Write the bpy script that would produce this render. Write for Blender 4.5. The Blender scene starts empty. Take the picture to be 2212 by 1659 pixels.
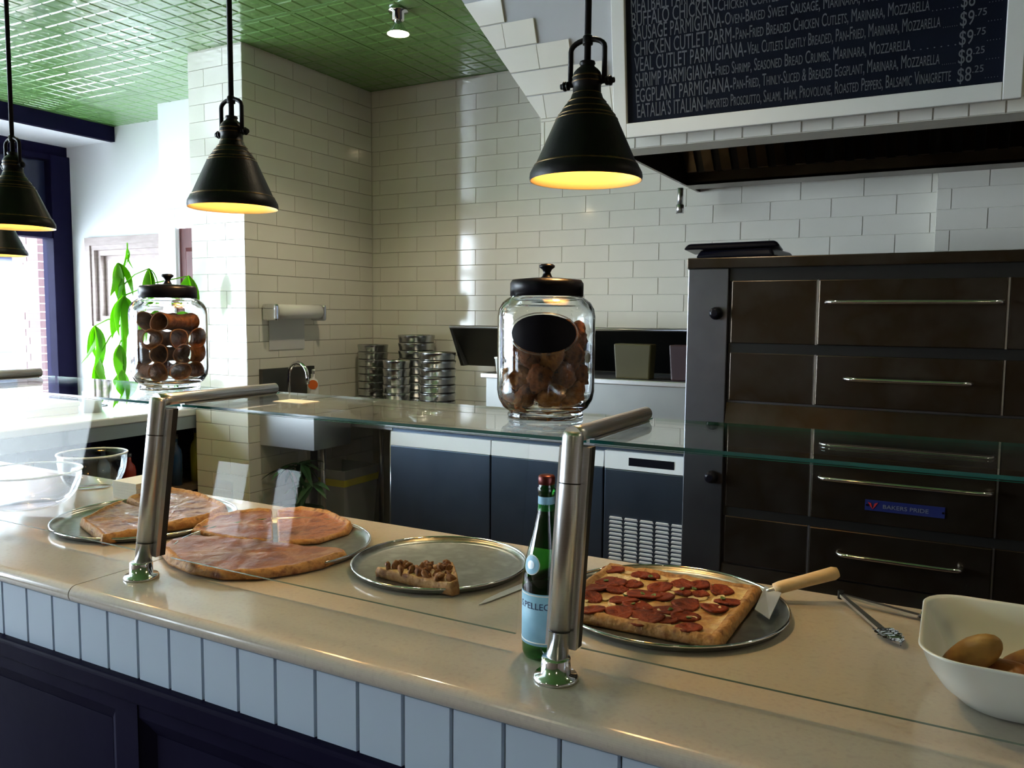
import bpy, bmesh, math, random
from math import sin, cos, pi, radians as rad
from mathutils import Vector, Matrix, noise
random.seed(7)
sc = bpy.context.scene
C = sc.collection

# ------------------------------------------------------------------ camera
H = 1.576                     # lens height above the floor
F = 1753.5                    # focal length in pixels of the 2212 x 1659 frame
CX, CY = 1106.0, 829.5
YAW, PIT, ROL = -0.49794, -0.08381, 0.00848
_f = Vector((sin(YAW)*cos(PIT), cos(YAW)*cos(PIT), sin(PIT)))
_r = Vector((cos(YAW), -sin(YAW), 0)); _u = _r.cross(_f)
_r2 = cos(ROL)*_r + sin(ROL)*_u; _u2 = -sin(ROL)*_r + cos(ROL)*_u
cam_d = bpy.data.cameras.new('camera'); cam = bpy.data.objects.new('camera', cam_d); C.objects.link(cam)
cam_d.sensor_width = 36; cam_d.lens = 36*F/2212; cam_d.clip_start = .02; cam_d.clip_end = 200
M3 = Matrix((_r2, _u2, -_f)).transposed()
cam.matrix_world = Matrix.Translation((0, 0, H)) @ M3.to_4x4()
sc.camera = cam

def ray(x, y): return _r2*((x-CX)/F) - _u2*((y-CY)/F) + _f
def at_z(x, y, z): d = ray(x, y); return Vector((0, 0, H)) + d*((z-H)/d.z)
def at_y(x, y, Y): d = ray(x, y); return Vector((0, 0, H)) + d*(Y/d.y)
def at_x(x, y, X): d = ray(x, y); return Vector((0, 0, H)) + d*(X/d.x)

# ------------------------------------------------------------------ light
w = bpy.data.worlds.new('overcast_sky'); sc.world = w; w.use_nodes = True
bg = w.node_tree.nodes['Background']
bg.inputs[0].default_value = (.80, .895, 1.0, 1); bg.inputs[1].default_value = 10.0
sc.view_settings.view_transform = 'Standard'; sc.view_settings.look = 'None'
sc.view_settings.exposure = 1.5; sc.view_settings.gamma = 1.0; sc.view_settings.use_curve_mapping = False

def portal(loc, rot, sx, sy):
    d = bpy.data.lights.new('window_portal', 'AREA'); d.shape = 'RECTANGLE'; d.size = sx; d.size_y = sy
    d.cycles.is_portal = True
    o = bpy.data.objects.new('window_portal', d); C.objects.link(o); o.location = loc; o.rotation_euler = rot
Y0 = -3.2                    # wall behind the viewer
XF = -6.8                    # inner face of the street facade
portal((XF-.02, 1.0, 1.7), (0, -pi/2, 0), 2.35, 6.6)
portal((-5.9, 4.6, 1.8), (-pi/2, 0, 0), 1.15, .7)
portal((-5.75, Y0-.03, .93), (pi/2, 0, 0), 1.3, .85)

# ------------------------------------------------------------------ materials
MATS = {}
def nodes_of(m): return m.node_tree.nodes, m.node_tree.links
def mat(name, col, rough=.5, metal=0., spec=.5, var=None, vscale=20., stretch=(1, 1, 1), bump=0., bscale=None, coat=0., emit=None, estr=0., sss=0., detail=4.):
    if name in MATS: return MATS[name]
    m = bpy.data.materials.new(name); m.use_nodes = True; N, L = nodes_of(m)
    b = N['Principled BSDF']
    b.inputs['Base Color'].default_value = (*col, 1); b.inputs['Roughness'].default_value = rough
    b.inputs['Metallic'].default_value = metal; b.inputs['Specular IOR Level'].default_value = spec
    if coat: b.inputs['Coat Weight'].default_value = coat; b.inputs['Coat Roughness'].default_value = .06
    if emit: b.inputs['Emission Color'].default_value = (*emit, 1); b.inputs['Emission Strength'].default_value = estr
    if sss: b.inputs['Subsurface Weight'].default_value = sss; b.inputs['Subsurface Radius'].default_value = (.01, .006, .004)
    if var or bump:
        tc = N.new('ShaderNodeTexCoord'); mp = N.new('ShaderNodeMapping'); mp.inputs['Scale'].default_value = stretch
        L.new(tc.outputs['Object'], mp.inputs['Vector'])
    if var:
        n = N.new('ShaderNodeTexNoise'); n.inputs['Scale'].default_value = vscale; n.inputs['Detail'].default_value = detail
        L.new(mp.outputs[0], n.inputs['Vector'])
        r = N.new('ShaderNodeValToRGB'); e = r.color_ramp.elements
        cols = [col] + list(var)
        for i, c_ in enumerate(cols):
            p = .3 + .4*i/max(1, len(cols)-1)
            el = e[i] if i < 2 else e.new(p)
            el.position = p; el.color = (*c_, 1)
        L.new(n.outputs['Fac'], r.inputs['Fac']); L.new(r.outputs[0], b.inputs['Base Color'])
    if bump:
        n2 = N.new('ShaderNodeTexNoise'); n2.inputs['Scale'].default_value = bscale or vscale; n2.inputs['Detail'].default_value = 3
        L.new(mp.outputs[0], n2.inputs['Vector'])
        bp = N.new('ShaderNodeBump'); bp.inputs['Strength'].default_value = bump; bp.inputs['Distance'].default_value = .01
        L.new(n2.outputs['Fac'], bp.inputs['Height']); L.new(bp.outputs[0], b.inputs['Normal'])
    MATS[name] = m; return m
def glass(name, tint=(.97, .99, .98), ior=1.45, rough=0., gloss=1.):
    """thin sheet glass: Fresnel mix of a clear and a mirror layer, the same from both sides"""
    if name in MATS: return MATS[name]
    m = bpy.data.materials.new(name); m.use_nodes = True; N, L = nodes_of(m)
    N.remove(N['Principled BSDF'])
    t = N.new('ShaderNodeBsdfTransparent'); t.inputs[0].default_value = (*tint, 1)
    g = N.new('ShaderNodeBsdfGlossy'); g.inputs['Roughness'].default_value = rough; g.inputs[0].default_value = (gloss, gloss, gloss, 1)
    geo = N.new('ShaderNodeNewGeometry'); ma = N.new('ShaderNodeMapRange')
    ma.inputs['To Min'].default_value = ior; ma.inputs['To Max'].default_value = 1/ior
    L.new(geo.outputs['Backfacing'], ma.inputs['Value'])
    fr = N.new('ShaderNodeFresnel'); L.new(ma.outputs[0], fr.inputs['IOR'])
    mx = N.new('ShaderNodeMixShader'); L.new(fr.outputs[0], mx.inputs[0]); L.new(t.outputs[0], mx.inputs[1]); L.new(g.outputs[0], mx.inputs[2])
    L.new(mx.outputs[0], N['Material Output'].inputs[0]); MATS[name] = m; return m

TILE = mat('glazed_white_tile', (.72, .70, .62), .10, coat=.5, var=[(.76, .74, .67)], vscale=3)
GROUT = mat('pale_grout', (.66, .645, .57), .6, var=[(.62, .605, .53)])
PAINT = mat('white_wall_paint', (.82, .83, .84), .6, bump=.05, bscale=80)
BULK = mat('pale_grey_paint', (.40, .41, .42), .6, bump=.05, bscale=60)
TIN = mat('green_painted_tin', (.115, .275, .06), .30, coat=1.0, var=[(.145, .31, .08)], vscale=10, bump=.22, bscale=30)
QUARTZ = mat('cream_quartz', (.45, .40, .35), .16, spec=.35, var=[(.47, .42, .365), (.43, .38, .335)], vscale=90, coat=.2)
BEAD = mat('white_bead_paint', (.40, .49, .62), .4, bump=.03, bscale=60)
NAVY = mat('dark_navy_paint', (.007, .006, .02), .45, spec=.015, var=[(.009, .008, .025)], vscale=5, bump=.05, bscale=30)
WOODF = mat('dark_floor_wood', (.06, .04, .03), .35, var=[(.10, .065, .045)], vscale=6, stretch=(1, 8, 1))
STEEL = mat('brushed_steel', (.74, .75, .77), .30, 1., var=[(.66, .67, .69)], vscale=40, stretch=(1, 1, 40), bump=.02, bscale=150)
CHROME = mat('polished_chrome', (.78, .80, .82), .09, 1.)
PANM = mat('worn_aluminium', (.33, .34, .325), .32, 1., var=[(.25, .26, .24), (.38, .39, .375)], vscale=18, bump=.03, bscale=60)
TINM = mat('bright_tin', (.55, .56, .56), .22, 1., var=[(.45, .46, .46)], vscale=12)
OVEN = mat('heat_stained_steel', (.075, .065, .056), .30, .9, var=[(.055, .04, .025), (.095, .085, .075)], vscale=3.2, bump=.02, bscale=40)
OVENS = mat('oven_side_steel', (.20, .21, .235), .34, 1., var=[(.14, .145, .165)], vscale=4)
DARKM = mat('blackened_metal', (.02, .02, .02), .4, .5)
FRIDGE = mat('fridge_steel', (.15, .195, .27), .33, 1., var=[(.11, .15, .21)], vscale=3)
IRON = mat('oil_rubbed_iron', (.007, .007, .008), .42, .15, spec=.18, var=[(.011, .010, .010)], vscale=30, bump=.05, bscale=120)
BRASS = mat('rubbed_bronze_edge', (.16, .10, .04), .35, .9, var=[(.06, .04, .02)], vscale=40)
INNER = mat('gold_lamp_lining', (.95, .72, .34), .4, .2)
BLACK = mat('black_enamel', (.004, .004, .008), .3, 0, .18)
RUBBER = mat('matte_black', (.015, .015, .018), .6)
GLASS = glass('clear_sheet_glass')
PANEG = glass('low_glare_glass', (.975, .985, .98), 1.17, 0., .6)
JARG = bpy.data.materials.new('clear_jar_glass'); JARG.use_nodes = True
_b = JARG.node_tree.nodes['Principled BSDF']; _b.inputs['Transmission Weight'].default_value = 1; _b.inputs['Roughness'].default_value = 0; _b.inputs['IOR'].default_value = 1.47; _b.inputs['Base Color'].default_value = (.97, .99, .985, 1)
CHEESEW = mat('white_cheese', (.70, .56, .32), .45, var=[(.60, .42, .18)], vscale=60, bump=.5, bscale=80)
PLAST = glass('clear_plastic', (.93, .95, .96), 1.45, .05)
WINGL = glass('window_glass', (.96, .98, .98), 1.4)
GREENG = glass('green_bottle_glass', (.16, .50, .18), 1.5)
GEDGE = mat('green_glass_edge', (.01, .10, .085), .1, 0, .6, coat=.5)
GEDGE2 = mat('ground_glass_edge', (.09, .13, .12), .2)
WHITE = mat('white_melamine', (.74, .75, .74), .25, coat=.3)
PAPER = mat('white_paper', (.80, .80, .78), .8)
WOODH = mat('pale_wood_handle', (.62, .42, .20), .5, var=[(.70, .50, .27)], vscale=15, stretch=(1, 8, 8))
CRUST = mat('baked_crust', (.30, .12, .03), .7, var=[(.42, .22, .07), (.14, .042, .012)], vscale=45, bump=.5, bscale=70)
CHEESE = mat('melted_cheese', (.70, .53, .27), .42, var=[(.60, .40, .16), (.33, .10, .025)], vscale=24, bump=.5, bscale=55, coat=.15)
CHEESE2 = mat('pale_cheese', (.36, .19, .11), .42, var=[(.23, .075, .035), (.14, .03, .018)], vscale=16, bump=.5, bscale=45, coat=.1)
PEPP = mat('pepperoni', (.16, .020, .005), .6, spec=.2, var=[(.22, .035, .008), (.085, .010, .003)], vscale=90, bump=.6, bscale=90)
CHUNK = mat('browned_chunks', (.19, .06, .012), .55, spec=.25, var=[(.30, .13, .04), (.08, .02, .006)], vscale=60, bump=.5, bscale=60)
HERB = mat('herb_green', (.10, .16, .03), .6)
CANN = mat('fried_shell', (.13, .045, .016), .75, spec=.2, var=[(.20, .075, .024), (.08, .026, .010)], vscale=50, bump=.6, bscale=60)
CANNI = mat('shell_cut_edge', (.34, .14, .045), .6)
COOK = mat('nut_cookie', (.12, .032, .008), .7, spec=.2, var=[(.22, .065, .012), (.04, .011, .005)], vscale=55, bump=.8, bscale=50)
COOK2 = mat('golden_cookie', (.26, .085, .012), .7, spec=.2, var=[(.36, .14, .03), (.11, .03, .007)], vscale=45, bump=.8, bscale=50)
def leaf_mat(name, col, tr):
    m = mat(name, col, .45); N, L = nodes_of(m); b = N['Principled BSDF']
    t = N.new('ShaderNodeBsdfTranslucent'); t.inputs[0].default_value = (*tr, 1); mx = N.new('ShaderNodeMixShader'); mx.inputs[0].default_value = .55
    L.new(b.outputs[0], mx.inputs[1]); L.new(t.outputs[0], mx.inputs[2]); L.new(mx.outputs[0], N['Material Output'].inputs[0]); return m
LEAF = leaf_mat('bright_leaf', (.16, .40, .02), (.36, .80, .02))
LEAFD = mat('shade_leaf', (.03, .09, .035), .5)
POTG = mat('dark_green_pot', (.02, .05, .025), .4)
BINM = mat('grey_bin_plastic', (.30, .32, .32), .5)
YEL = mat('yellow_liner', (.60, .55, .05), .5)
RED = mat('red_plastic', (.45, .02, .02), .4)
DRED = mat('brown_red_wood', (.10, .026, .026), .45, spec=.2, var=[(.125, .036, .034)], vscale=8, stretch=(6, 6, 1))
ORANGE = mat('orange_sticker', (.75, .14, .02), .5)
BLUEP = mat('blue_plastic', (.02, .07, .16), .4)
CHALKB = mat('chalkboard_black', (.003, .005, .012), .7, spec=.08, var=[(.006, .009, .018)], vscale=4)
CHALK = mat('chalk_lettering', (.105, .115, .13), .9, spec=.1)
FRAMEW = mat('white_frame_paint', (.62, .63, .61), .5)
CASING = mat('white_casing_paint', (.85, .86, .88), .4)
GWOOD = mat('weathered_frame_wood', (.30, .23, .21), .55, var=[(.38, .30, .28)], vscale=9, stretch=(1, 1, 5))
PINK = mat('pink_brick', (.085, .04, .045), .8, var=[(.10, .05, .055)], vscale=5)
BARK = mat('bark', (.022, .018, .022), .9, var=[(.014, .012, .016)], vscale=10)
PAVE = mat('street_paving', (.66, .66, .67), .9, var=[(.48, .48, .49)], vscale=1)
SIDING = mat('grey_siding', (.10, .105, .14), .7, var=[(.08, .085, .12)], vscale=2)
REARW = mat('warm_wall_paint', (.30, .22, .16), .7)
BULB = mat('lamp_bulb', (1, .8, .5), .3, emit=(1.0, .66, .28), estr=16)
SPOTE = mat('spot_bulb', (1, .9, .7), .3, emit=(1.0, .80, .48), estr=30)
BLABEL = mat('sky_blue_label', (.22, .45, .62), .5, var=[(.30, .55, .72)], vscale=25)
TEXTB = mat('navy_print', (.02, .04, .12), .5)
BADGE = mat('blue_badge', (.012, .02, .12), .35)
SILVER = mat('silver_print', (.30, .32, .36), .4, .5)
SCREEN = mat('dark_display', (.008, .009, .014), .15)

# ------------------------------------------------------------------ geometry helpers
class MB:
    def __init__(s): s.v = []; s.f = []; s.m = []; s.sm = []
    def add(s, vs, fs, mi=0, smooth=False):
        o = len(s.v); s.v += [Vector(p) for p in vs]
        for f in fs: s.f.append([i+o for i in f]); s.m.append(mi); s.sm.append(smooth)
        return s
    def box(s, a, b, mi=0):
        x0, y0, z0 = [min(a[i], b[i]) for i in range(3)]; x1, y1, z1 = [max(a[i], b[i]) for i in range(3)]
        return s.add([(x0,y0,z0),(x1,y0,z0),(x1,y1,z0),(x0,y1,z0),(x0,y0,z1),(x1,y0,z1),(x1,y1,z1),(x0,y1,z1)],
              [(3,2,1,0),(4,5,6,7),(0,1,5,4),(1,2,6,5),(2,3,7,6),(3,0,4,7)], mi)
    def hexa(s, p, mi=0):
        return s.add(p, [(3,2,1,0),(4,5,6,7),(0,1,5,4),(1,2,6,5),(2,3,7,6),(3,0,4,7)], mi)
    def prism(s, poly, d, mi=0):
        """poly: list of 3-D points (flat), d: extrusion vector"""
        n = len(poly); d = Vector(d); vs = [Vector(p) for p in poly]; vs += [p+d for p in vs]
        fs = [tuple(range(n))[::-1], tuple(range(n, 2*n))] + [(i, (i+1) % n, (i+1) % n+n, i+n) for i in range(n)]
        return s.add(vs, fs, mi)
    def tube(s, pts, r, n=12, mi=0, cap=True):
        pts = [Vector(p) for p in pts]; rs = r if isinstance(r, (list, tuple)) else [r]*len(pts)
        vs = []; prev = None
        for i, p in enumerate(pts):
            d = (pts[min(i+1, len(pts)-1)]-pts[max(i-1, 0)]).normalized()
            if prev is None:
                a = d.orthogonal().normalized()
            else:
                a = (prev - d*prev.dot(d)).normalized()
            prev = a; b = d.cross(a)
            vs += [p+(a*cos(2*pi*k/n)+b*sin(2*pi*k/n))*rs[i] for k in range(n)]
        fs = []
        for i in range(len(pts)-1):
            for k in range(n):
                k2 = (k+1) % n; fs.append((i*n+k, i*n+k2, (i+1)*n+k2, (i+1)*n+k))
        o = len(s.v); s.add(vs, fs, mi, True)
        if cap:
            s.f.append([o+k for k in range(n)][::-1]); s.m.append(mi); s.sm.append(False)
            q = o+(len(pts)-1)*n; s.f.append([q+k for k in range(n)]); s.m.append(mi); s.sm.append(False)
        return s
    def lathe(s, prof, c=(0, 0, 0), n=32, mi=0, smooth=True, closed=False, sx=1., sy=1., fn=None):
        """prof: list of (radius, z[, material])"""
        c = Vector(c); o = len(s.v)
        for (r, z) in [p[:2] for p in prof]:
            for k in range(n):
                a = 2*pi*k/n; q = Vector((r*cos(a)*sx, r*sin(a)*sy, z))
                s.v.append(c+(fn(q) if fn else q))
        m = len(prof)
        for i in range(m if closed else m-1):
            j = (i+1) % m
            for k in range(n):
                k2 = (k+1) % n
                s.f.append([o+i*n+k, o+i*n+k2, o+j*n+k2, o+j*n+k]); s.m.append(prof[i][2] if len(prof[i]) > 2 else mi); s.sm.append(smooth)
        return s
    def cap_ring(s, prof_r, z, c, n, mi=0, up=True):
        c = Vector(c); vs = [c+Vector((prof_r*cos(2*pi*k/n), prof_r*sin(2*pi*k/n), z)) for k in range(n)]
        return s.add(vs, [tuple(range(n)) if up else tuple(range(n))[::-1]], mi)
    def mesh(s, name, mats, off=Vector((0, 0, 0)), sharp=35):
        me = bpy.data.meshes.new(name); me.from_pydata([p-off for p in s.v], [], s.f)
        for mm in mats: me.materials.append(mm)
        me.polygons.foreach_set('material_index', s.m); me.polygons.foreach_set('use_smooth', s.sm)
        me.update(); return me
    def build(s, name, mats, parent=None, label=None, origin=None):
        """vertices are world coordinates"""
        if not isinstance(mats, (list, tuple)): mats = [mats]
        off = Vector((0, 0, 0)); p = parent
        while p is not None: off = off+Vector(p.location); p = p.parent
        og = Vector(origin) if origin is not None else off
        me = s.mesh(name, mats, og)
        o = bpy.data.objects.new(name, me); C.objects.link(o)
        if parent is not None: o.parent = parent
        o.location = og-off
        if label: o['label'] = label
        return o
def tag(o, label, cat, group=None):
    o['label'] = label; o['category'] = cat
    if group: o['group'] = group
    return o
def struct(o): o['kind'] = 'structure'; return o
def thing(name, label, cat, loc, group=None):
    o = bpy.data.objects.new(name, None); C.objects.link(o); o.empty_display_size = .05
    o.location = loc; return tag(o, label, cat, group)
def copy_tree(o, parent=None):
    c_ = o.copy(); C.objects.link(c_)
    if parent is not None: c_.parent = parent
    for ch in o.children: copy_tree(ch, c_)
    return c_
def bevel(o, wdt, seg=2):
    md = o.modifiers.new('edge', 'BEVEL'); md.width = wdt; md.segments = seg; md.limit_method = 'ANGLE'; return o
def text_mesh(body, size=1., small=False, extrude=.0006, align='LEFT'):
    cu = bpy.data.curves.new('lettering', 'FONT'); cu.body = body; cu.size = size; cu.extrude = extrude; cu.align_x = align
    cu.resolution_u = 3
    if small:
        cu.small_caps_scale = .74
        for ch in cu.body_format: ch.use_small_caps = True
    o = bpy.data.objects.new('lettering', cu); C.objects.link(o)
    bpy.context.view_layer.update(); dg = bpy.context.evaluated_depsgraph_get()
    me = bpy.data.meshes.new_from_object(o.evaluated_get(dg)); C.objects.unlink(o); bpy.data.objects.remove(o); bpy.data.curves.remove(cu)
    return me
def text_part(name, me, fn, material, parent):
    """map text vertices (x right, y up, z out) with fn into world space"""
    off = Vector((0, 0, 0)); p = parent
    while p is not None: off = off+Vector(p.location); p = p.parent
    for v in me.vertices: v.co = fn(v.co)-off
    me.materials.clear(); me.materials.append(material)
    for p in me.polygons: p.material_index = 0
    o = bpy.data.objects.new(name, me); C.objects.link(o); o.parent = parent; return o
def nz(p, s, amp): return noise.noise(Vector(p)*s)*amp

# ------------------------------------------------------------------ the room shell
ZC = 3.093                   # underside of the tin ceiling
X1 = 3.2                     # right wall
YB = 4.55                    # face of the tiled back wall
XL = -3.59                   # face of the tiled return wall
TH, TW = .0985, .308         # tile pitch
JN = .0016
struct(MB().box((XF-.2, Y0-.1, -.1), (X1+.1, YB+.15, 0)).build('floor', WOODF))
ceiling = struct(MB().box((XF-.2, Y0-.1, ZC+.02), (X1+.1, YB+.15, ZC+.12)).build('ceiling', TIN))
wall_back = struct(MB().box((XL-.4, YB+.006, 0), (X1+.1, YB+.15, ZC+.02)).build('wall_back', GROUT))
wall_left = struct(MB().box((-4.03, 3.396, 0), (XL-.006, YB+.006, ZC+.02)).build('wall_left', GROUT))
struct(MB().box((X1, Y0-.1, 0), (X1+.1, YB+.006, ZC+.02)).build('wall_right', REARW))
wf = MB(); wf.box((XF-.15, Y0-.1, 0), (X1, Y0, .5)); wf.box((XF-.15, Y0-.1, 1.35), (X1, Y0, ZC+.02)); wf.box((XF-.15, Y0-.1, .5), (-6.4, Y0, 1.35)); wf.box((-5.75, Y0-.1, .5), (-5.6, Y0, 1.35)); wf.box((-5.1, Y0-.1, .5), (X1, Y0, 1.35))
struct(wf.build('wall_front', REARW))
for i, (a, b) in enumerate(((-6.4, -5.75), (-5.6, -5.1))):
    wn = thing('window_%d' % (i+6), 'x', 'x', ((a+b)/2, Y0, .5)); del wn['label'], wn['category']; struct(wn)
    m = MB(); m.box((a, Y0-.09, .5), (a+.06, Y0+.03, 1.35)); m.box((b-.06, Y0-.09, .5), (b, Y0+.03, 1.35)); m.box((a+.06, Y0-.09, .5), (b-.06, Y0+.03, .58)); m.box((a+.06, Y0-.09, 1.27), (b-.06, Y0+.03, 1.35))
    m.build('frame', NAVY, wn); MB().box((a+.06, Y0-.05, .58), (b-.06, Y0-.043, 1.27)).build('pane', WINGL, wn)
# plain wall beside the pier, with the doorway
wa = MB(); wa.box((-4.16, 4.1, 0), (-4.03, 4.25, ZC+.02)); wa.box((-5.2, 4.1, 2.21), (-4.16, 4.25, ZC+.02)); wa.box((-5.2, 4.1, 0), (-5.02, 4.25, 2.21))
wa.box((-5.2, 4.25, 0), (-5.1, 4.58, ZC+.02))
struct(wa.build('wall_doorway', PAINT))
wb = MB(); wb.box((XF-.15, 4.43, 0), (-5.2, 4.58, 1.45)); wb.box((XF-.15, 4.43, 2.15), (-5.2, 4.58, ZC+.02))
wb.box((XF-.15, 4.43, 1.45), (-6.5, 4.58, 2.15)); wb.box((-5.36, 4.43, 1.45), (-5.2, 4.58, 2.15))
struct(wb.build('wall_rear_left', PAINT))

# door in the plain wall
d = struct(MB().box((-5.012, 4.108, 0), (-4.17, 4.15, 2.19)).build('door_1', DRED))
for (x0, x1, z0, z1) in ((-4.95, -4.65, 1.15, 2.05), (-4.55, -4.27, 1.15, 2.05), (-4.95, -4.65, .2, 1.0), (-4.55, -4.27, .2, 1.0)):
    MB().hexa([(x0,4.108,z0),(x1,4.108,z0),(x1,4.108,z1),(x0,4.108,z1),(x0+.03,4.09,z0+.03),(x1-.03,4.09,z0+.03),(x1-.03,4.09,z1-.03),(x0+.03,4.09,z1-.03)]).build('panel', DRED, d)
MB().tube([(-4.98, 4.108, 1.07), (-4.98, 4.05, 1.07)], .022, 12).build('knob', STEEL, d)
t = MB(); t.box((-5.2, 4.075, 0), (-5.015, 4.1, 2.33)); t.box((-5.015, 4.075, 2.2), (-4.03, 4.1, 2.33)); t.box((-4.17, 4.075, 0), (-4.03, 4.1, 2.2))
struct(bevel(t.build('trim_1', CASING), .004))

# small square window in the far wall
wz0, wz1, wx0, wx1 = 1.45, 2.15, -6.5, -5.36
w1 = thing('window_1', 'x', 'x', (-5.93, 4.43, 1.45)); del w1['label'], w1['category']; struct(w1)
for k, (g, dy, th) in enumerate(((-.055, -.03, .065), (.0, -.018, .05), (.045, .01, .05), (.09, .05, .045))):
    m = MB(); x0, x1, z0, z1 = wx0+g, wx1-g, wz0+g, wz1-g; y0, y1 = 4.43+dy, 4.53
    m.box((x0, y0, z0), (x0+th, y1, z1)); m.box((x1-th, y0, z0), (x1, y1, z1)); m.box((x0+th, y0, z1-th), (x1-th, y1, z1)); m.box((x0+th, y0, z0), (x1-th, y1, z0+th))
    m.build('frame', GWOOD, w1)
MB().box((wx0+.12, 4.5, wz0+.12), (wx1-.12, 4.506, wz1-.12)).build('pane', WINGL, w1)

# street facade: low wall, four big windows, unseen transoms cleared to add light, last one dark
fac = MB(); fac.box((XF-.15, Y0, 0), (XF, 4.43, .5)); fac.box((XF-.15, Y0, 2.9), (XF, 4.43, ZC+.02)); fac.box((XF-.15, Y0, .5), (XF, -2.3, 2.9))
struct(fac.build('wall_facade', NAVY))
wys = [(-2.3, -.68), (-.68, .94), (.94, 2.56), (2.56, 4.43)]
for i, (a, b) in enumerate(wys):
    wn = thing('window_%d' % (i+2), 'x', 'x', (XF, (a+b)/2, .5)); del wn['label'], wn['category']; struct(wn)
    b2 = b-.17 if i == 3 else b-.05
    m = MB(); m.box((XF-.12, a, .5), (XF+.03, a+.05, 2.9)); m.box((XF-.12, b2, .5), (XF+.04, b, 2.9))
    m.box((XF-.12, a+.05, .5), (XF+.03, b2, .58)); m.box((XF-.12, a+.05, 2.2), (XF+.03, b2, 2.28)); m.box((XF-.12, a+.05, 2.85), (XF+.03, b2, 2.9))
    bevel(m.build('frame', NAVY, wn), .006)
    MB().box((XF-.06, a+.05, .58), (XF-.052, b2, 2.2)).build('pane', WINGL, wn)
    MB().box((XF-.06, a+.05, 2.28), (XF-.052, b2, 2.85)).build('transom_pane', WINGL if i < 3 else mat('tinted_transom', (.012, .014, .035), .15), wn)
    MB().box((XF, a+.05, .56), (XF+.12, b2, .6)).build('window_sill', NAVY, wn)
struct(MB().box((XF, Y0, 2.985), (-6.2, 4.43, ZC+.02)).build('ceiling_soffit', PAINT))
struct(bevel(MB().box((-6.2, Y0, 2.975), (-6.15, 4.43, ZC+.005)).build('trim_2', NAVY), .004))

# pressed tin panels, each an object with 6 x 6 raised coffers
PP = .677
def tin_panel_mesh():
    m = MB(); n = 6; g = .012
    cs = (PP-2*g)/n; t0 = .02
    m.box((0.0005, 0.0005, .0066), (PP-.002, PP-.002, .02))
    e = .009
    for i in range(n):
        for j in range(n):
            x0, y0 = g+i*cs, g+j*cs; x1, y1 = x0+cs, y0+cs; z0, z1 = .0065, .003
            m.add([(x0+.001,y0+.001,z0),(x1-.001,y0+.001,z0),(x1-.001,y1-.001,z0),(x0+.001,y1-.001,z0),(x0+e,y0+e,z1),(x1-e,y0+e,z1),(x1-e,y1-e,z1),(x0+e,y1-e,z1)],
                  [(0,1,5,4)[::-1],(1,2,6,5)[::-1],(2,3,7,6)[::-1],(3,0,4,7)[::-1],(4,5,6,7)[::-1]])
            cx, cy = (x0+x1)/2, (y0+y1)/2; b_ = .030
            m.add([(cx-b_,cy,z1),(cx,cy-b_,z1),(cx+b_,cy,z1),(cx,cy+b_,z1),(cx,cy,z1-.0022)], [(0,1,4)[::-1],(1,2,4)[::-1],(2,3,4)[::-1],(3,0,4)[::-1]])
    # rolled rim
    for (a, b) in (((0,0),(PP,g)),((0,PP-g),(PP,PP)),((0,g),(g,PP-g)),((PP-g,g),(PP,PP-g))):
        m.box((a[0], a[1], 0.0035), (b[0], b[1], .0066))
    return m.mesh('tin_panel', [TIN])
tp = tin_panel_mesh()
ix = 0; xx = -3.71
xs = [xx+PP*k for k in range(-4, 11)]; ys = [4.55-PP*k for k in range(1, 13)]
for x in xs:
    for y in ys:
        a0, a1 = max(x, -6.15), min(x+PP, X1); b0, b1 = max(y, Y0), min(y+PP, YB)
        if a1-a0 < .05 or b1-b0 < .05: continue
        o = bpy.data.objects.new('tin_panel', tp); C.objects.link(o); o.parent = ceiling
        o.location = (a0+.0005, b0+.0005, ZC); o.scale = ((a1-a0-.001)/PP, (b1-b0-.001)/PP, 1)

# glazed wall tiles
def tile_mesh(wd, ht):
    e = .0014; t = .006; j = JN/2
    x0, x1, z0, z1 = j, wd-j, j, ht-j
    return MB().add([(x0,0,z0),(x1,0,z0),(x1,0,z1),(x0,0,z1),(x0+e,-t,z0+e),(x1-e,-t,z0+e),(x1-e,-t,z1-e),(x0+e,-t,z1-e)],
                    [(0,1,5,4),(1,2,6,5),(2,3,7,6),(3,0,4,7),(4,5,6,7)]).mesh('wall_tile', [TILE])
TM = tile_mesh(TW, TH)
_cut = {}
def tile_wall(parent, org, rz, u0, u1, z0, z1, uo=0., skip=None, zo=2.198, rx=0., limit=300):
    """tiles on a plane through org; u runs along the rotated x axis"""
    n = 0; k0 = math.floor((z0-zo)/TH); rest = None
    R_ = Matrix.Rotation(rz, 4, 'Z') @ Matrix.Rotation(rx, 4, 'X')
    k = math.ceil((z1-zo)/TH)-1
    while k >= k0:
        za, zb = zo+k*TH, zo+(k+1)*TH; za2, zb2 = max(za, z0), min(zb, z1)
        off = uo+(TW/2 if k % 2 else 0)
        i = math.floor((u0-off)/TW)
        while off+i*TW < u1:
            a, b = max(off+i*TW, u0), min(off+(i+1)*TW, u1); i += 1
            if b-a < .012 or zb2-za2 < .012: continue
            if skip and skip(a, b, za2, zb2): continue
            key = (round(b-a, 3), round(zb2-za2, 3))
            me = TM if key == (round(TW, 3), round(TH, 3)) else _cut.setdefault(key, None) or tile_mesh(b-a, zb2-za2)
            if me is not TM: _cut[key] = me
            o = bpy.data.objects.new('wall_tile', me); C.objects.link(o); o.parent = parent
            o.matrix_basis = Matrix.Translation(org) @ R_ @ Matrix.Translation((a, 0, za2)); n += 1
        k -= 1
    return n
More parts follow.
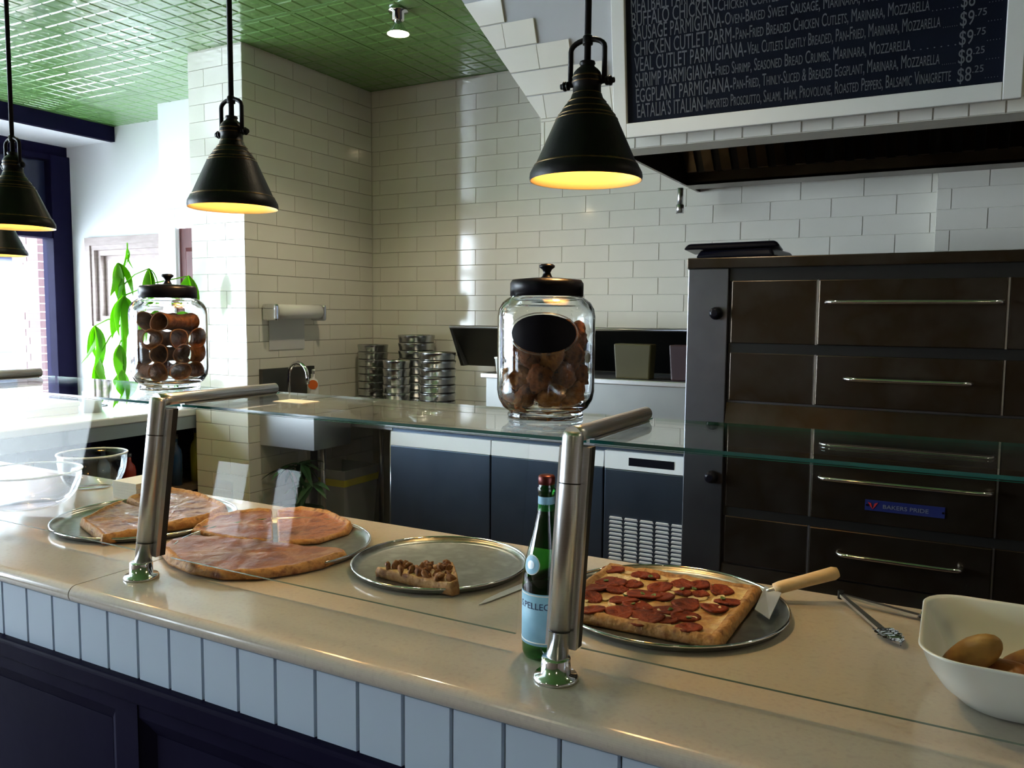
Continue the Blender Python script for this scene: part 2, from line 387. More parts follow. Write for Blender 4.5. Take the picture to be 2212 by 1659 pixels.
nb = tile_wall(wall_back, (0, YB+.006, 0), 0, XL, -.107, .75, ZC, uo=-.749, zo=2.198,
    skip=lambda a, b, z0, z1: (a > -.98 and z1 < 1.75) or (b < -.9 and a > -2.8 and z1 < .95) or (a > -1.25 and z0 > 2.42))
tile_wall(wall_left, (XL-.006, 0, 0), pi/2, 3.39, YB, .05, ZC, uo=.1)
tile_wall(wall_left, (0, 3.396, 0), 0, -4.03, XL, .05, ZC, uo=XL-TW*1.5)
chase = struct(MB().box((-.107, YB-.1, 0), (X1, YB+.006, ZC+.02)).build('wall_chase', GROUT))
tile_wall(chase, (0, YB-.1, 0), 0, -.107, 1.4, 1.75, 2.45, uo=.11)

# bulkhead over the cooking line: tiled band below, sloping painted face above
bulk = struct(MB().box((-1.635, 3.256, 2.270), (X1, 3.40, 2.435)).build('wall_bulkhead', GROUT))
SL = .4; z0b, y0b = 2.435, 3.25
def slope(x, z, dn=0.): return Vector((x, y0b-SL*(z-z0b)+dn, z))
lx = lambda z: -1.635-(z-z0b)*(.31/.52)
zt = ZC-.001
sp = MB().hexa([slope(lx(z0b), z0b, .01), slope(X1, z0b, .01), slope(X1, z0b, .13), slope(lx(z0b), z0b, .13), slope(lx(zt), zt, .01), slope(X1, zt, .01), slope(X1, zt, .13), slope(lx(zt), zt, .13)])
struct(sp.build('wall_bulkhead_slope', BULK))
tile_wall(bulk, (0, 3.256, 0), 0, -1.635, 1.6, 2.322, 2.435, uo=-1.0, zo=2.322)
em = tile_mesh(.108, .05); xq = -1.635
while xq < 1.6:      # short edge tiles along the bottom of the band
    o = bpy.data.objects.new('edge_tile', em); C.objects.link(o); o.parent = bulk; o.location = (xq, 3.256, 2.2705); xq += .1095
# stepped tile courses climbing the sloping face
n_ = math.hypot(1, SL); crs = [(2.435, -1.15), (2.53, -1.31), (2.625, -1.455), (2.72, -1.60), (2.815, -1.735)]
for k, (za, xr) in enumerate(crs):
    zb = za+.092; xa, xb = lx(za), lx(zb); x_ = xr
    first = True
    while x_ > max(xa, xb)+.01:
        xl = x_-(TW if not first else .15); first = False
        la, lb = max(xl, xa), max(xl, xb)
        if xl < max(xa, xb): la, lb = xa, xb
        j = .0005; e = .001
        P = [slope(la+j, za+j, .01), slope(x_-j, za+j, .01), slope(x_-j, zb-j, .01), slope(lb+j, zb-j, .01)]
        Q = [slope(la+j+e, za+j+e, .001), slope(x_-j-e, za+j+e, .001), slope(x_-j-e, zb-j-e, .001), slope(lb+j+e, zb-j-e, .001)]
        MB().hexa(P+Q).build('wall_tile', TILE, bulk)
        if xl <= max(xa, xb): break
        x_ = xl

# outside the windows
struct(MB().box((-40, -20, -.25), (XF-.2, 40, -.15)).build('ground', PAVE))
struct(MB().box((XF-.2, YB+.2, -.25), (20, 40, -.15)).build('ground', PAVE))
struct(MB().box((XF-.2, -30, -.25), (20, Y0-.15, -.15)).build('ground', PAVE))
pier = thing('brick_pier', 'pale pink brick pier outside the street window', 'pier', (-7.45, 4.62, -.15))
pz = -.15; r_ = 0
while pz < 2.6:
    for q in range(2):
        s_ = .17 if (r_+q) % 2 else .23
        x0 = -7.62 if q == 0 else -7.62+(.23 if r_ % 2 else .17)
        x1_ = x0+(.23 if r_ % 2 else .17) if q == 0 else -7.22
        MB().box((x0+.004, 4.40, pz+.004), (x1_-.004, 4.84, pz+.071)).build('brick', PINK, pier)
    pz += .075; r_ += 1
MB().box((-7.615, 4.405, -.15), (-7.225, 4.835, 2.58)).build('mortar', GROUT, pier)
house = thing('house', 'grey clapboard house with dark porch roof across the street', 'house', (-19, 9, -.15))
MB().box((-22, 2, -.15), (-18, 16, 3.0)).build('wall', SIDING, house)
MB().prism([(-22.4, 1.6, 3.0), (-17.6, 1.6, 3.0), (-20, 1.6, 4.2)], (0, 14.8, 0)).build('roof', BARK, house)
MB().hexa([(-18, 5, 2.5), (-16.2, 5, 2.2), (-16.2, 12, 2.2), (-18, 12, 2.5), (-18, 5, 2.75), (-16.2, 5, 2.32), (-16.2, 12, 2.32), (-18, 12, 2.75)]).build('porch_roof', mat('porch_roof_slate', (.03, .032, .07), .8), house)
for yy in (5.2, 8.5, 11.8): MB().box((-16.4, yy, -.15), (-16.25, yy+.14, 2.25)).build('porch_post', SIDING, house)
for (yy, zz) in ((3.2, 1.0), (6.3, .8), (9.6, .8), (13, 1.0)):
    f_ = MB().box((-17.99, yy-.08, zz-.08), (-17.94, yy+1.08, zz+1.28)).build('window', CASING, house)
    MB().box((-17.94, yy, zz), (-17.93, yy+1, zz+1.2)).build('pane', mat('far_window_glass', (.05, .07, .12), .1), f_)
def bare_tree(base, h, seed, label):
    rnd = random.Random(seed); t = thing('street_tree', label, 'tree', base)
    b = Vector(base); m = MB(); tips = []
    m.tube([b, b+Vector((.1, .1, h*.25)), b+Vector((0, .2, h*.5))], [.2, .16, .12], 8)
    m.build('trunk', BARK, t)
    mm = MB()
    def grow(p, d, l, r, lev):
        q = p+d*l*.5+Vector((rnd.uniform(-.1, .1), rnd.uniform(-.1, .1), .05)); e = p+d*l
        mm.tube([p, q, e], [r, r*.8, r*.6], 5)
        if lev:
            for i in range(3):
                nd = (d+Vector((rnd.uniform(-.8, .8), rnd.uniform(-.8, .8), rnd.uniform(-.2, .5)))).normalized(); grow(e if i else q, nd, l*.72, r*.6, lev-1)
    for i in range(5):
        grow(b+Vector((0, .2, h*(.3+.05*i))), Vector((rnd.uniform(-1, 1), rnd.uniform(-1, 1), .6)).normalized(), h*.22, .07, 3)
    mm.build('branches', BARK, t)
bare_tree((-12.5, 6.6, -.15), 5.5, 3, 'bare street tree standing before the grey house')
bare_tree((-8.6, 9.0, -.15), 6.0, 9, 'bare tree seen through the small square window')

# ------------------------------------------------------------------ counter front
ZT = 1.0; YF = 1.017; YK = 1.775; XR = 2.6; XE = -4.9
PX0 = -.477; PW = .0935
cb = thing('service_counter', 'service counter base with white bead boards above dark navy panelling', 'counter', (-1.0, 1.4, 0))
MB().box((XE, 1.05, .1), (XR, 1.74, .962)).build('carcass', NAVY, cb)
bm_ = MB(); j = .0010; c_ = .0028
bm_.add([(j,0,0),(PW-j,0,0),(PW-j,0,.122),(j,0,.122),(j,-.006,0),(j+c_,-.012,0),(PW-j-c_,-.012,0),(PW-j,-.006,0),(j,-.006,.122),(j+c_,-.012,.122),(PW-j-c_,-.012,.122),(PW-j,-.006,.122)],
        [(0,4,8,3),(4,5,9,8),(5,6,10,9),(6,7,11,10),(7,1,2,11),(3,8,9,10,11,2),(0,1,7,6,5,4)])
bme = bm_.mesh('bead_board', [BEAD])
for k in range(-27, 33):
    x = PX0+PW*k
    if x < XE or x+PW > XR: continue
    o = bpy.data.objects.new('bead_board', bme); C.objects.link(o); o.parent = cb; o.location = Vector((x, 1.044, .84))-Vector(cb.location)
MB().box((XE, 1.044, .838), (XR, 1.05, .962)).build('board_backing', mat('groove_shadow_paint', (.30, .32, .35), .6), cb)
bevel(MB().box((XE, 1.012, .795), (XR, 1.05, .84)).build('cap_rail', NAVY, cb), .008, 3)
pw = 1.02; px = at_y(275, 1560, 1.03).x
k0 = math.floor((XE-px)/pw)
k = k0
while px+k*pw < XR:
    xs_, xe_ = px+k*pw, px+(k+1)*pw; k += 1
    if xs_ < XE: continue
    MB().box((xs_-.035, 1.028, .14), (xs_+.035, 1.05, .795)).build('stile', NAVY, cb)
    x0, x1, z0, z1 = xs_+.035, min(xe_-.035, XR), .2, .76
    if x1-x0 < .2: continue
    m = MB(); b_ = .035
    o4 = [(x0,1.03,z0),(x1,1.03,z0),(x1,1.03,z1),(x0,1.03,z1)]; i4 = [(x0+b_,1.047,z0+b_),(x1-b_,1.047,z0+b_),(x1-b_,1.047,z1-b_),(x0+b_,1.047,z1-b_)]
    m.add(o4+i4, [(0,1,5,4),(1,2,6,5),(2,3,7,6),(3,0,4,7)]); m.build('panel_moulding', NAVY, cb)
    MB().box((x0+b_, 1.046, z0+b_), (x1-b_, 1.052, z1-b_)).build('panel', NAVY, cb)
MB().box((XE, 1.03, .76), (XR, 1.05, .795)).build('top_rail', NAVY, cb)
MB().box((XE, 1.03, .14), (XR, 1.05, .2)).build('bottom_rail', NAVY, cb)
MB().box((XE, 1.08, 0), (XR, 1.7, .1)).build('plinth', RUBBER, cb)

def slab(name, x0, x1, label):
    m = MB(); n = 18; prof = []
    zb = .964; r = (ZT-zb)/2; yc = YF+r
    for i in range(n+1):
        a = -pi/2-pi*i/n; prof.append((yc+r*cos(a), zb+r+r*sin(a)))
    prof += [(YK, ZT), (YK, zb)]
    L_ = len(prof); vs = [(x0, y, z) for y, z in prof]+[(x1, y, z) for y, z in prof]
    m.add(vs, [tuple(range(L_)), tuple(range(L_, 2*L_))[::-1]]+[(i, i+L_, (i+1) % L_+L_, (i+1) % L_) for i in range(L_)])
    return tag(m.build(name, QUARTZ, None, None, ((x0+x1)/2, 1.4, zb)), label, 'worktop')
slab('stone_worktop', -1.609, XR, 'long cream stone worktop under the posts and pizza pans')
slab('stone_worktop', XE, -1.612, 'shorter cream stone worktop butting up at the joint beside the jar of shells')

# counter return on the far side, with an open shelf facing the kitchen
cr = thing('counter_return', 'return counter with white top and open dark shelf of bottles', 'counter', (-4.45, 2.6, 0))
bevel(MB().box((-4.92, YK+.003, .955), (-4.035, 3.70, ZT)).build('top', mat('pale_blue_white_top', (.72, .75, .78), .25, coat=.3), cr), .008, 2)
MB().box((-4.9, YK+.01, 0), (-4.45, 3.69, .955)).build('back_panel', NAVY, cr)
for z in (.08, .5): MB().box((-4.45, YK+.03, z), (-4.04, 3.66, z+.03)).build('shelf', mat('brown_shelf_wood', (.10, .065, .04), .5), cr)
for y in (YK+.01, 2.55, 3.65): MB().box((-4.45, y, 0), (-4.04, y+.035, .955)).build('upright', NAVY, cr)
MB().box((-4.06, YK+.045, .88), (-4.04, 3.65, .955)).build('valance', mat('grey_blue_valance', (.25, .30, .36), .5), cr)

# ------------------------------------------------------------------ sneeze guard
ZS = 1.370; LEAN = rad(8)
def post_group(x, label):
    y = 1.135; b = Vector((x, y, ZT)); t = thing('guard_post', label, 'post', b, 'posts of the sneeze guard')
    d = Vector((0, sin(LEAN), cos(LEAN)))
    m = MB(); m.lathe([(.0, 0), (.0365, 0), (.0365, .004), (.034, .008), (.024, .010), (.0235, .034), (.0225, .036), (0, .036)], b, 28); m.build('flange', CHROME, t)
    top = b+d*.39
    m = MB(); m.tube([b+d*.03, b+d*.386, b+d*.394], [.0175, .0175, .0155], 24); m.build('tube', STEEL, t)
    for q_ in (.075, .31): MB().tube([b+d*q_, b+d*(q_+.002)], .0178, 24).build('seam', DARKM, t)
    e0 = b+d*.383+Vector((0, .0, 0)); zc = ZS+.0145
    m = MB(); m.tube([Vector((x, top.y-.004, zc)), Vector((x, top.y+.03, zc)), Vector((x, 1.54, zc))], [.0155, .0135, .0135], 20)
    m.build('arm', STEEL, t)
    wl, w2 = .028, .026; o1 = Vector((0, .011, 0)); o2 = Vector((0, .021, 0)); q0, q1 = b+d*.045, b+d*.368
    m = MB().hexa([q0+o1+Vector((-wl,0,0)), q0+o1+Vector((w2,0,0)), q0+o2+Vector((w2,0,0)), q0+o2+Vector((-wl,0,0)),
                   q1+o1+Vector((-wl,0,0)), q1+o1+Vector((w2,0,0)), q1+o2+Vector((w2,0,0)), q1+o2+Vector((-wl,0,0))])
    m.build('clamp_bar', STEEL, t)
    m = MB().hexa([q0+o2+Vector((-.022,0,0)), q0+o2+Vector((w2,0,0)), q0+o2+Vector((w2,.014,0)), q0+o2+Vector((-.022,.014,0)), q1+o2+Vector((-.022,0,0)), q1+o2+Vector((w2,0,0)), q1+o2+Vector((w2,.014,0)), q1+o2+Vector((-.022,.014,0))])
    m.build('rubber_gasket', RUBBER, t)
    m = MB().box((x-.012, 1.25, ZS-.0005), (x+.012, 1.53, ZS+.0025)); m.build('shelf_rail', STEEL, t)
    return t
post_group(-.533, 'steel guard post rising beside the green water bottle')
post_group(-1.533, 'steel guard post between the square pizza and the round pizza')
post_group(-2.54, 'steel guard post whose dark arm crosses the street window')
post_group(.52, 'steel guard post past the white bowl of potatoes')
gy = lambda z: 1.196+(z-1.03)*math.tan(LEAN)*.92
def front_pane(x0, x1, label):
    z0, z1 = 1.03, ZS-.0065; t = .006
    m = MB(); y0, y1 = gy(z0), gy(z1)
    m.hexa([(x0,y0,z0),(x1,y0,z0),(x1,y0+t,z0),(x0,y0+t,z0),(x0,y1,z1),(x1,y1,z1),(x1,y1+t,z1),(x0,y1+t,z1)])
    m.m = [2, 1, 0, 0, 0, 0]
    return tag(m.build('front_glass', [PANEG, GEDGE, GEDGE2], None, None, ((x0+x1)/2, y0, z0)), label, 'glass panel', 'front panes of the sneeze guard')
front_pane(-2.52, -1.553, 'leaning front glass pane before the square pizza')
front_pane(-1.518, -.64, 'leaning front glass pane before the round pizza and lone slice')
front_pane(-.518, .50, 'leaning front glass pane before the pepperoni pizza and white bowl')
front_pane(-3.5, -2.56, 'leaning front glass pane past the clear bowls')
def shelf_glass(x0, x1, label):
    m = MB().box((x0, 1.25, ZS-.006), (x1, 1.592, ZS)); m.m = [0, 0, 1, 0, 1, 0]
    return tag(m.build('glass_shelf', [GLASS, GEDGE], None, None, ((x0+x1)/2, 1.4, ZS-.006)), label, 'glass shelf', 'top shelves of the sneeze guard')
shelf_glass(-2.535, -1.536, 'horizontal glass shelf carrying the jar of cannoli shells')
shelf_glass(-1.53, -.536, 'horizontal glass shelf carrying the jar of nut cookies')
shelf_glass(-.53, .515, 'horizontal glass shelf in front of the oven')
shelf_glass(-3.5, -2.545, 'horizontal glass shelf nearest the street windows')

# ------------------------------------------------------------------ pendant lamps
def pendant(x, y, zr, s=1.):
    t = thing('pendant_lamp', 'x', 'lamp', (x, y, zr), 'black pendant lamps over the counter')
    k = .000252*s; c = Vector((x, y, zr))
    out = [(437,0),(441,25),(436,60),(408,112),(400,120),(394,124),(388,140),(243,462),(240,470),(222,490),(222,500),(190,540),(186,552),(170,575),(150,592),(148,604),(126,630),(122,642),(116,660),(110,664),(108,728),(116,742),(119,760),(112,778),(112,800),(104,825),(84,848),(58,868),(54,880),(62,892),(58,908),(24,912)]
    inn = [(430,2),(400,60),(380,124),(236,455),(180,520),(100,600),(0,610)]
    m = MB(); m.lathe([(r*k, z*k) for r, z in out], c, 40)
    m.build('shade', IRON, t)
    m = MB(); m.lathe([(437*k, 0)]+[(r*k, z*k) for r, z in inn], c, 40); m.build('shade_lining', INNER, t)
    for (r, z) in ((394,122),(404,116),(241,466),(222,497),(188,546),(149,600),(112,662),(117,750),(113,790)):
        m = MB(); rr = r*k; n = 36
        m.lathe([(rr-.0004, z*k-.0016), (rr+.0011, z*k), (rr-.0004, z*k+.0016)], c, n); m.build('edge_ring', BRASS, t)
    m = MB(); m.tube([c+Vector((0,0,905*k)), (x, y, ZC-.03)], .0066, 12); m.build('rod', IRON, t)
    m = MB(); m.lathe([(0, -.03), (.02, -.03), (.055, -.018), (.062, 0), (0, 0)], (x, y, ZC), 28); m.build('ceiling_canopy', IRON, t)
    m = MB(); yk = []
    for q in range(13):
        a = pi*q/12; yk.append((cos(a)*142*k, 0, (1000+75*sin(a))*k))
    pts = [(142*k, 0, 740*k)]+yk+[(-142*k, 0, 740*k)]
    m.tube([c+Vector(p) for p in pts], .0052, 10); m.lathe([(0, 1035*k), (26*k*1.5, 1035*k), (40*k, 1050*k), (40*k, 1095*k), (26*k, 1110*k), (0, 1110*k)], c, 16)
    m.build('yoke', IRON, t)
    for sgn in (-1, 1):
        m = MB(); b0 = c+Vector((sgn*112*k, 0, 745*k)); ax = Vector((sgn, 0, 0))
        m.tube([b0, b0+ax*70*k], .0045, 8); m.tube([b0+ax*44*k, b0+ax*60*k], .0085, 10); m.tube([b0+ax*70*k, b0+ax*88*k], .0095, 6); m.tube([b0+ax*88*k, b0+ax*112*k], .0055, 8)
        m.build('thumb_screw', IRON, t)
    m = MB(); bl = [(0, .0)]+[(.028*sin(pi*q/10), .028-.028*cos(pi*q/10)) for q in range(1, 8)]+[(.014, .066), (.013, .085), (0, .085)]
    m.lathe(bl, c+Vector((0, 0, .055*s)), 20); m.build('bulb', BULB, t)
    l = bpy.data.lights.new('bulb_light', 'SPOT'); l.energy = 3.4; l.color = (1.0, .62, .28); l.shadow_soft_size = .03; l.spot_size = rad(150); l.spot_blend = .6
    lo = bpy.data.objects.new('bulb_light', l); C.objects.link(lo); lo.location = (0, 0, .045); lo.parent = t
    return t
lamps = [pendant(*p) for p in ((-.654, 1.5, 1.842), (-1.627, 1.5, 1.842), (-2.57, 1.5, 1.835))]
q4 = at_z(4, 552, 1.842); lamps.append(pendant(q4.x, q4.y, 1.842))
for t, l in zip(lamps, ('black metal pendant lamp hanging in front of the menu board', 'black metal pendant lamp hanging before the tiled pier and jar of shells',
                        'black metal pendant lamp hanging before the dark window transom', 'black metal pendant lamp over the return counter by the street window')):
    t['label'] = l

# reflector spotlights on the ceiling
sp0 = at_z(860, 22, ZC)
def ceiling_spot(sx, sy, label, en=7):
    t = thing('ceiling_spot', label, 'lamp', (sx, sy, ZC), 'ceiling spotlights')
    MB().lathe([(0, 0), (.05, 0), (.05, -.008), (.03, -.012), (.03, -.05), (.02, -.052), (0, -.052)], (sx, sy, ZC), 24).build('socket', CHROME, t)
    MB().lathe([(.019, -.052), (.022, -.07), (.052, -.105), (.055, -.115)], (sx, sy, ZC), 24).build('reflector', CHROME, t)
    MB().lathe([(.054, -.114), (.04, -.120), (0, -.122)], (sx, sy, ZC), 24).build('bulb_face', SPOTE, t)
    l = bpy.data.lights.new('spot_light', 'SPOT'); l.energy = en; l.color = (1, .83, .60); l.spot_size = rad(130); l.spot_blend = .5; l.shadow_soft_size = .05
    lo = bpy.data.objects.new('spot_light', l); C.objects.link(lo); lo.parent = t; lo.location = (0, 0, -.13)
for (x, y, lab) in ((sp0.x, sp0.y, 'lit reflector spotlight on the green ceiling near the tiled corner'), (-1.8, -1.1, 'ceiling spotlight over the customer side facing the counter'), (-4.4, -1.1, 'ceiling spotlight over the customer side near the street windows'),
                    (.8, -1.1, 'ceiling spotlight over the customer side away from the windows'), (-3.3, 1.75, 'ceiling spotlight above the counter beside the pendants'), (-1.0, 2.35, 'ceiling spotlight above the kitchen aisle'), (1.3, 2.35, 'ceiling spotlight above the aisle past the oven')):
    ceiling_spot(x, y, lab, 15 if y == sp0.y else 7)

# ------------------------------------------------------------------ menu board
MBY = 3.16
mz0 = at_y(1360, 305, MBY).z+.012; ms = .12
def bp(x, z, out=0.): return Vector((x, MBY-ms*(z-mz0)-out, z-ms*out))
bx0, bx1 = at_y(1330, 280, MBY).x, at_y(2206, 219, MBY).x; bz1 = 3.04
mb_ = thing('menu_board', 'large white-framed chalkboard menu hung on the bulkhead', 'menu board', bp((bx0+bx1)/2, mz0))
fw = .055
def bbox(x0, x1, z0, z1, d0, d1):
    return MB().hexa([bp(x0,z0,d0),bp(x1,z0,d0),bp(x1,z0,d1),bp(x0,z0,d1),bp(x0,z1,d0),bp(x1,z1,d0),bp(x1,z1,d1),bp(x0,z1,d1)])
bbox(bx0+.01, bx1-.01, mz0+.01, bz1-.01, -.02, .0).build('chalkboard', CHALKB, mb_)
for (x0, x1, z0, z1) in ((bx0, bx0+fw, mz0, bz1), (bx1-fw, bx1, mz0, bz1), (bx0+fw, bx1-fw, mz0, mz0+fw), (bx0+fw, bx1-fw, bz1-fw, bz1)):
    bevel(bbox(x0, x1, z0, z1, -.025, .018).build('frame_rail', FRAMEW, mb_), .003)
LINES = [('MEATBALL PARMIGIANA-', '', '', 10, (1361, 1560, 0)),
    ('BUFFALO CHICKEN-', 'Chicken Coated in Spicy', '', 38, (1362, 1545, 1745)),
    ('SAUSAGE PARMIGIANA-', 'Oven-Baked Sweet Sausage, Marinara, Mozzarella', '', 67, (1364, 1560, 1950)),
    ('CHICKEN CUTLET PARM-', 'Pan-Fried Breaded Chicken Cutlets, Marinara, Mozzarella', '$8.75', 99, (1366, 1583, 1995)),
    ('VEAL CUTLET PARMIGIANA-', 'Veal Cutlets Lightly Breaded, Pan-Fried, Marinara, Mozzarella', '$9.75', 131, (1366, 1608, 2020)),
    ('SHRIMP PARMIGIANA-', 'Fried Shrimp, Seasoned Bread Crumbs, Marinara, Mozzarella', '$9.75', 164, (1367, 1540, 1958)),
    ('EGGPLANT PARMIGIANA-', 'Pan-Fried, Thinly-Sliced & Breaded Eggplant, Marinara, Mozzarella', '$8.25', 196, (1368, 1578, 2022)),
    ("EATALIA'S ITALIAN-", 'Imported Prosciutto, Salami, Ham, Provolone, Roasted Peppers, Balsamic Vinaigrette', '$8.25', 228, (1370, 1520, 2048))]
def line_text(body, x0, x1, zb, hgt, small=False, name='menu_lettering'):
    me = text_mesh(body, 1., small); xs_ = [v.co.x for v in me.vertices]; a, b = min(xs_), max(xs_)
    sx_ = (x1-x0)/(b-a); sy_ = hgt/.70
    text_part(name, me, lambda c: bp(x0+(c.x-a)*sx_, zb+c.y*sy_, .0008+c.z), CHALK, mb_)
for nm, ds, pr, py, (p0, p1, p2) in LINES:
    q = at_y(p0+3, py+23, MBY-.04); zb = q.z
    X_ = lambda p: at_y(p+4, 200, MBY-.03).x
    line_text(nm, X_(p0), X_(p1)-.004, zb, .053)
    if ds: line_text(ds, X_(p1), X_(p2), zb+.005, .043, True)
    if pr:
        line_text(pr[:2], X_(2062), X_(2092), zb-.002, .045); line_text(pr[2:], X_(2094), X_(2118), zb+.022, .022)
        if p2 < 2040: line_text('. . . . . . .', X_(p2+6), X_(2056), zb, .02)
        line_text('. . . . .', X_(2122), X_(2150), zb, .02)

# ------------------------------------------------------------------ extractor hood
zh = 2.273; hd = thing('extractor_hood', 'dark stainless extractor hood under the tiled bulkhead', 'hood', (.6, 3.9, zh))
HOODM = mat('hood_steel', (.10, .072, .045), .28, 1., var=[(.06, .042, .026)], vscale=3)
MB().box((-1.30, 3.405, zh), (-1.285, YB-.005, 2.95)).build('side_panel', HOODM, hd)
MB().box((-1.285, 4.28, zh), (1.8, 4.295, zh+.11)).build('gutter', HOODM, hd)
MB().box((-1.285, 4.28, zh), (1.8, YB-.11, zh+.012)).build('gutter_base', HOODM, hd)
MB().box((-1.285, 3.405, 2.90), (1.8, YB-.11, 2.915)).build('roof_panel', HOODM, hd)
MB().box((-1.285, 3.405, zh+.145), (1.8, 3.42, 2.9)).build('front_panel', HOODM, hd)
x = -1.27
while x < 1.75:
    MB().hexa([(x,4.24,zh+.06),(x+.05,4.24,zh+.06),(x+.05,4.27,zh+.06),(x,4.27,zh+.06),(x,3.75,2.88),(x+.05,3.75,2.88),(x+.05,3.78,2.88),(x,3.78,2.88)]).build('filter_baffle', HOODM, hd)
    x += .09
MB().hexa([(-1.285,4.27,zh+.06),(1.8,4.27,zh+.06),(1.8,4.275,zh+.06),(-1.285,4.275,zh+.06),(-1.285,3.785,2.89),(1.8,3.785,2.89),(1.8,3.79,2.89),(-1.285,3.79,2.89)]).build('filter_backing', DARKM, hd)
nb_ = at_y(1470, 400, 4.36)
m = MB(); m.tube([(nb_.x, 4.36, zh), (nb_.x, 4.36, zh-.05), (nb_.x, 4.36, zh-.09)], [.016, .016, .016], 12); m.tube([(nb_.x, 4.36, zh-.09), (nb_.x, 4.36, zh-.135)], .022, 12); m.build('drain_cup', STEEL, hd)

# ------------------------------------------------------------------ deck oven
OY = 3.27; ox0, ox1 = -.965, .665
ov = thing('deck_oven', 'double-deck stainless pizza oven with four wide doors', 'oven', ((ox0+ox1)/2, 3.8, 0))
MB().box((ox0, OY+.03, .46), (ox1, 4.36, 1.80)).build('body', OVENS, ov)
bevel(MB().box((ox0-.004, OY-.005, 1.772), (ox1+.004, 4.37, 1.815)).build('top_cap', OVEN, ov), .004)
for xx in (ox0+.04, ox1-.12):
    for yy in (OY+.08, 4.25): MB().box((xx, yy, 0), (xx+.08, yy+.08, .46)).build('leg', DARKM, ov)
sw = .165
for x0, x1 in ((ox0, ox0+sw), (ox1-sw, ox1)):
    bevel(MB().box((x0, OY, 1.142), (x1, OY+.03, 1.772)).build('stile', OVENS, ov), .004)
    bevel(MB().box((x0, OY, .478), (x1, OY+.03, 1.138)).build('stile', OVENS, ov), .004)
px0, px1 = ox0+sw+.012, ox1-sw-.012; dx0, dx1 = -.463, .157
def oven_handle(x0, x1, z, parent):
    m = MB(); m.tube([(x0, OY, z), (x0, OY-.028, z), (x0+.012, OY-.04, z), (x0+.04, OY-.044, z), (x1-.04, OY-.044, z), (x1-.012, OY-.04, z), (x1, OY-.028, z), (x1, OY, z)], .0085, 10)
    m.build('handle', CHROME, parent)
for dk in (0, -.665):
    for (z0, z1, hz, hx0, hx1) in ((1.475, 1.722, 1.637, -.425, .14), (1.245, 1.437, 1.352, -.35, .06)):
        z0 += dk; z1 += dk; hz += dk
        bevel(MB().box((px0, OY+.008, z0), (dx0-.004, OY+.03, z1)).build('front_panel', OVEN, ov), .003)
        bevel(MB().box((dx1+.004, OY+.008, z0), (px1, OY+.03, z1)).build('front_panel', OVEN, ov), .003)
        dr = bevel(MB().box((dx0+.004, OY, z0), (dx1-.004, OY+.03, z1)).build('door', OVEN, ov), .004)
        oven_handle(hx0, hx1, hz, dr)
        for xx in (dx0, dx1): MB().box((xx-.003, OY+.004, z0), (xx+.003, OY+.012, z1)).build('door_seam', STEEL, ov)
    MB().box((px0-.01, OY+.012, 1.722+dk), (px1+.01, OY+.03, 1.772+dk if dk == 0 else 1.14+dk+.665)).build('vent_slot', DARKM, ov)
    MB().box((px0-.01, OY+.014, 1.437+dk), (px1+.01, OY+.03, 1.475+dk)).build('hinge_gap', DARKM, ov)
    MB().hexa([(px0-.01,OY-.006,1.15+dk),(px1+.01,OY-.006,1.15+dk),(px1+.01,OY+.03,1.15+dk),(px0-.01,OY+.03,1.15+dk),(px0-.01,OY+.012,1.235+dk),(px1+.01,OY+.012,1.235+dk),(px1+.01,OY+.03,1.235+dk),(px0-.01,OY+.03,1.235+dk)]).build('ledge', OVEN, ov)
    kz = 1.593+dk; kx = -.845
    m = MB(); m.tube([(kx, OY, kz), (kx, OY-.012, kz), (kx, OY-.03, kz), (kx, OY-.036, kz)], [.026, .026, .022, .012], 20); m.build('knob', BLACK, ov)
bd = MB().box((-.265, OY-.004, .862), (.0, OY, .902)).build('badge', BADGE, ov)
text_part('badge_lettering', text_mesh('BAKERS PRIDE', .021, False, .0004), lambda c: Vector((-.205+c.x*1.15, OY-.0048-c.z, .874+c.y)), SILVER, bd)
m = MB()
for sgn in (-1, 1):
    m.prism([(-.238, OY-.0055, .868), (-.238+sgn*.008, OY-.0055, .878), (-.238+sgn*.018, OY-.0055, .894), (-.238+sgn*.006, OY-.0055, .890)][::sgn], (0, .001, 0))
m.build('badge_emblem', RED, bd)
for xx in (-.258, -.006): MB().tube([(xx, OY-.004, .882), (xx, OY-.007, .882)], .004, 8).build('badge_screw', CHROME, bd)
# black trays on top of the oven
def tray(c, a, b, z, h, rz, label, m_=BLACK):
    R_ = Matrix.Rotation(rz, 3, 'Z'); P = []
    for (sx_, sy_, zz) in ((1, 1, 0), (.9, .9, h)):
        P.append([Vector(c)+R_ @ Vector((x*a*sx_, y*b*sy_, z+zz)) for x, y in ((-1,-1),(1,-1),(1,1),(-1,1))])
    m = MB().hexa(P[0]+P[1]); o = m.build('baking_tray', m_, None, None, (c[0], c[1], z)); bevel(o, .012, 3); return tag(o, label, 'tray', 'black trays on the oven')
tray((-.80, 3.62, 0), .205, .17, 1.817, .012, .06, 'flat black tray lying at the bottom on top of the oven')
tray((-.815, 3.62, 0), .17, .16, 1.8295, .035, -.1, 'deeper black tray upside down on the oven, middle of its pile')
o = tray((-.86, 3.60, 0), .20, .14, 1.867, .026, .12, 'black tray lying tilted as the topmost of the pile on the oven')
o.rotation_euler = (0, -.02, 0)
pc = tag(MB().box((-.80, 3.43, 1.8165), (-.74, 3.445, 1.826)).build('price_tag', PAPER, None, None, (-.77, 3.437, 1.8165)), 'tiny white and red tag lying before the black trays', 'tag')

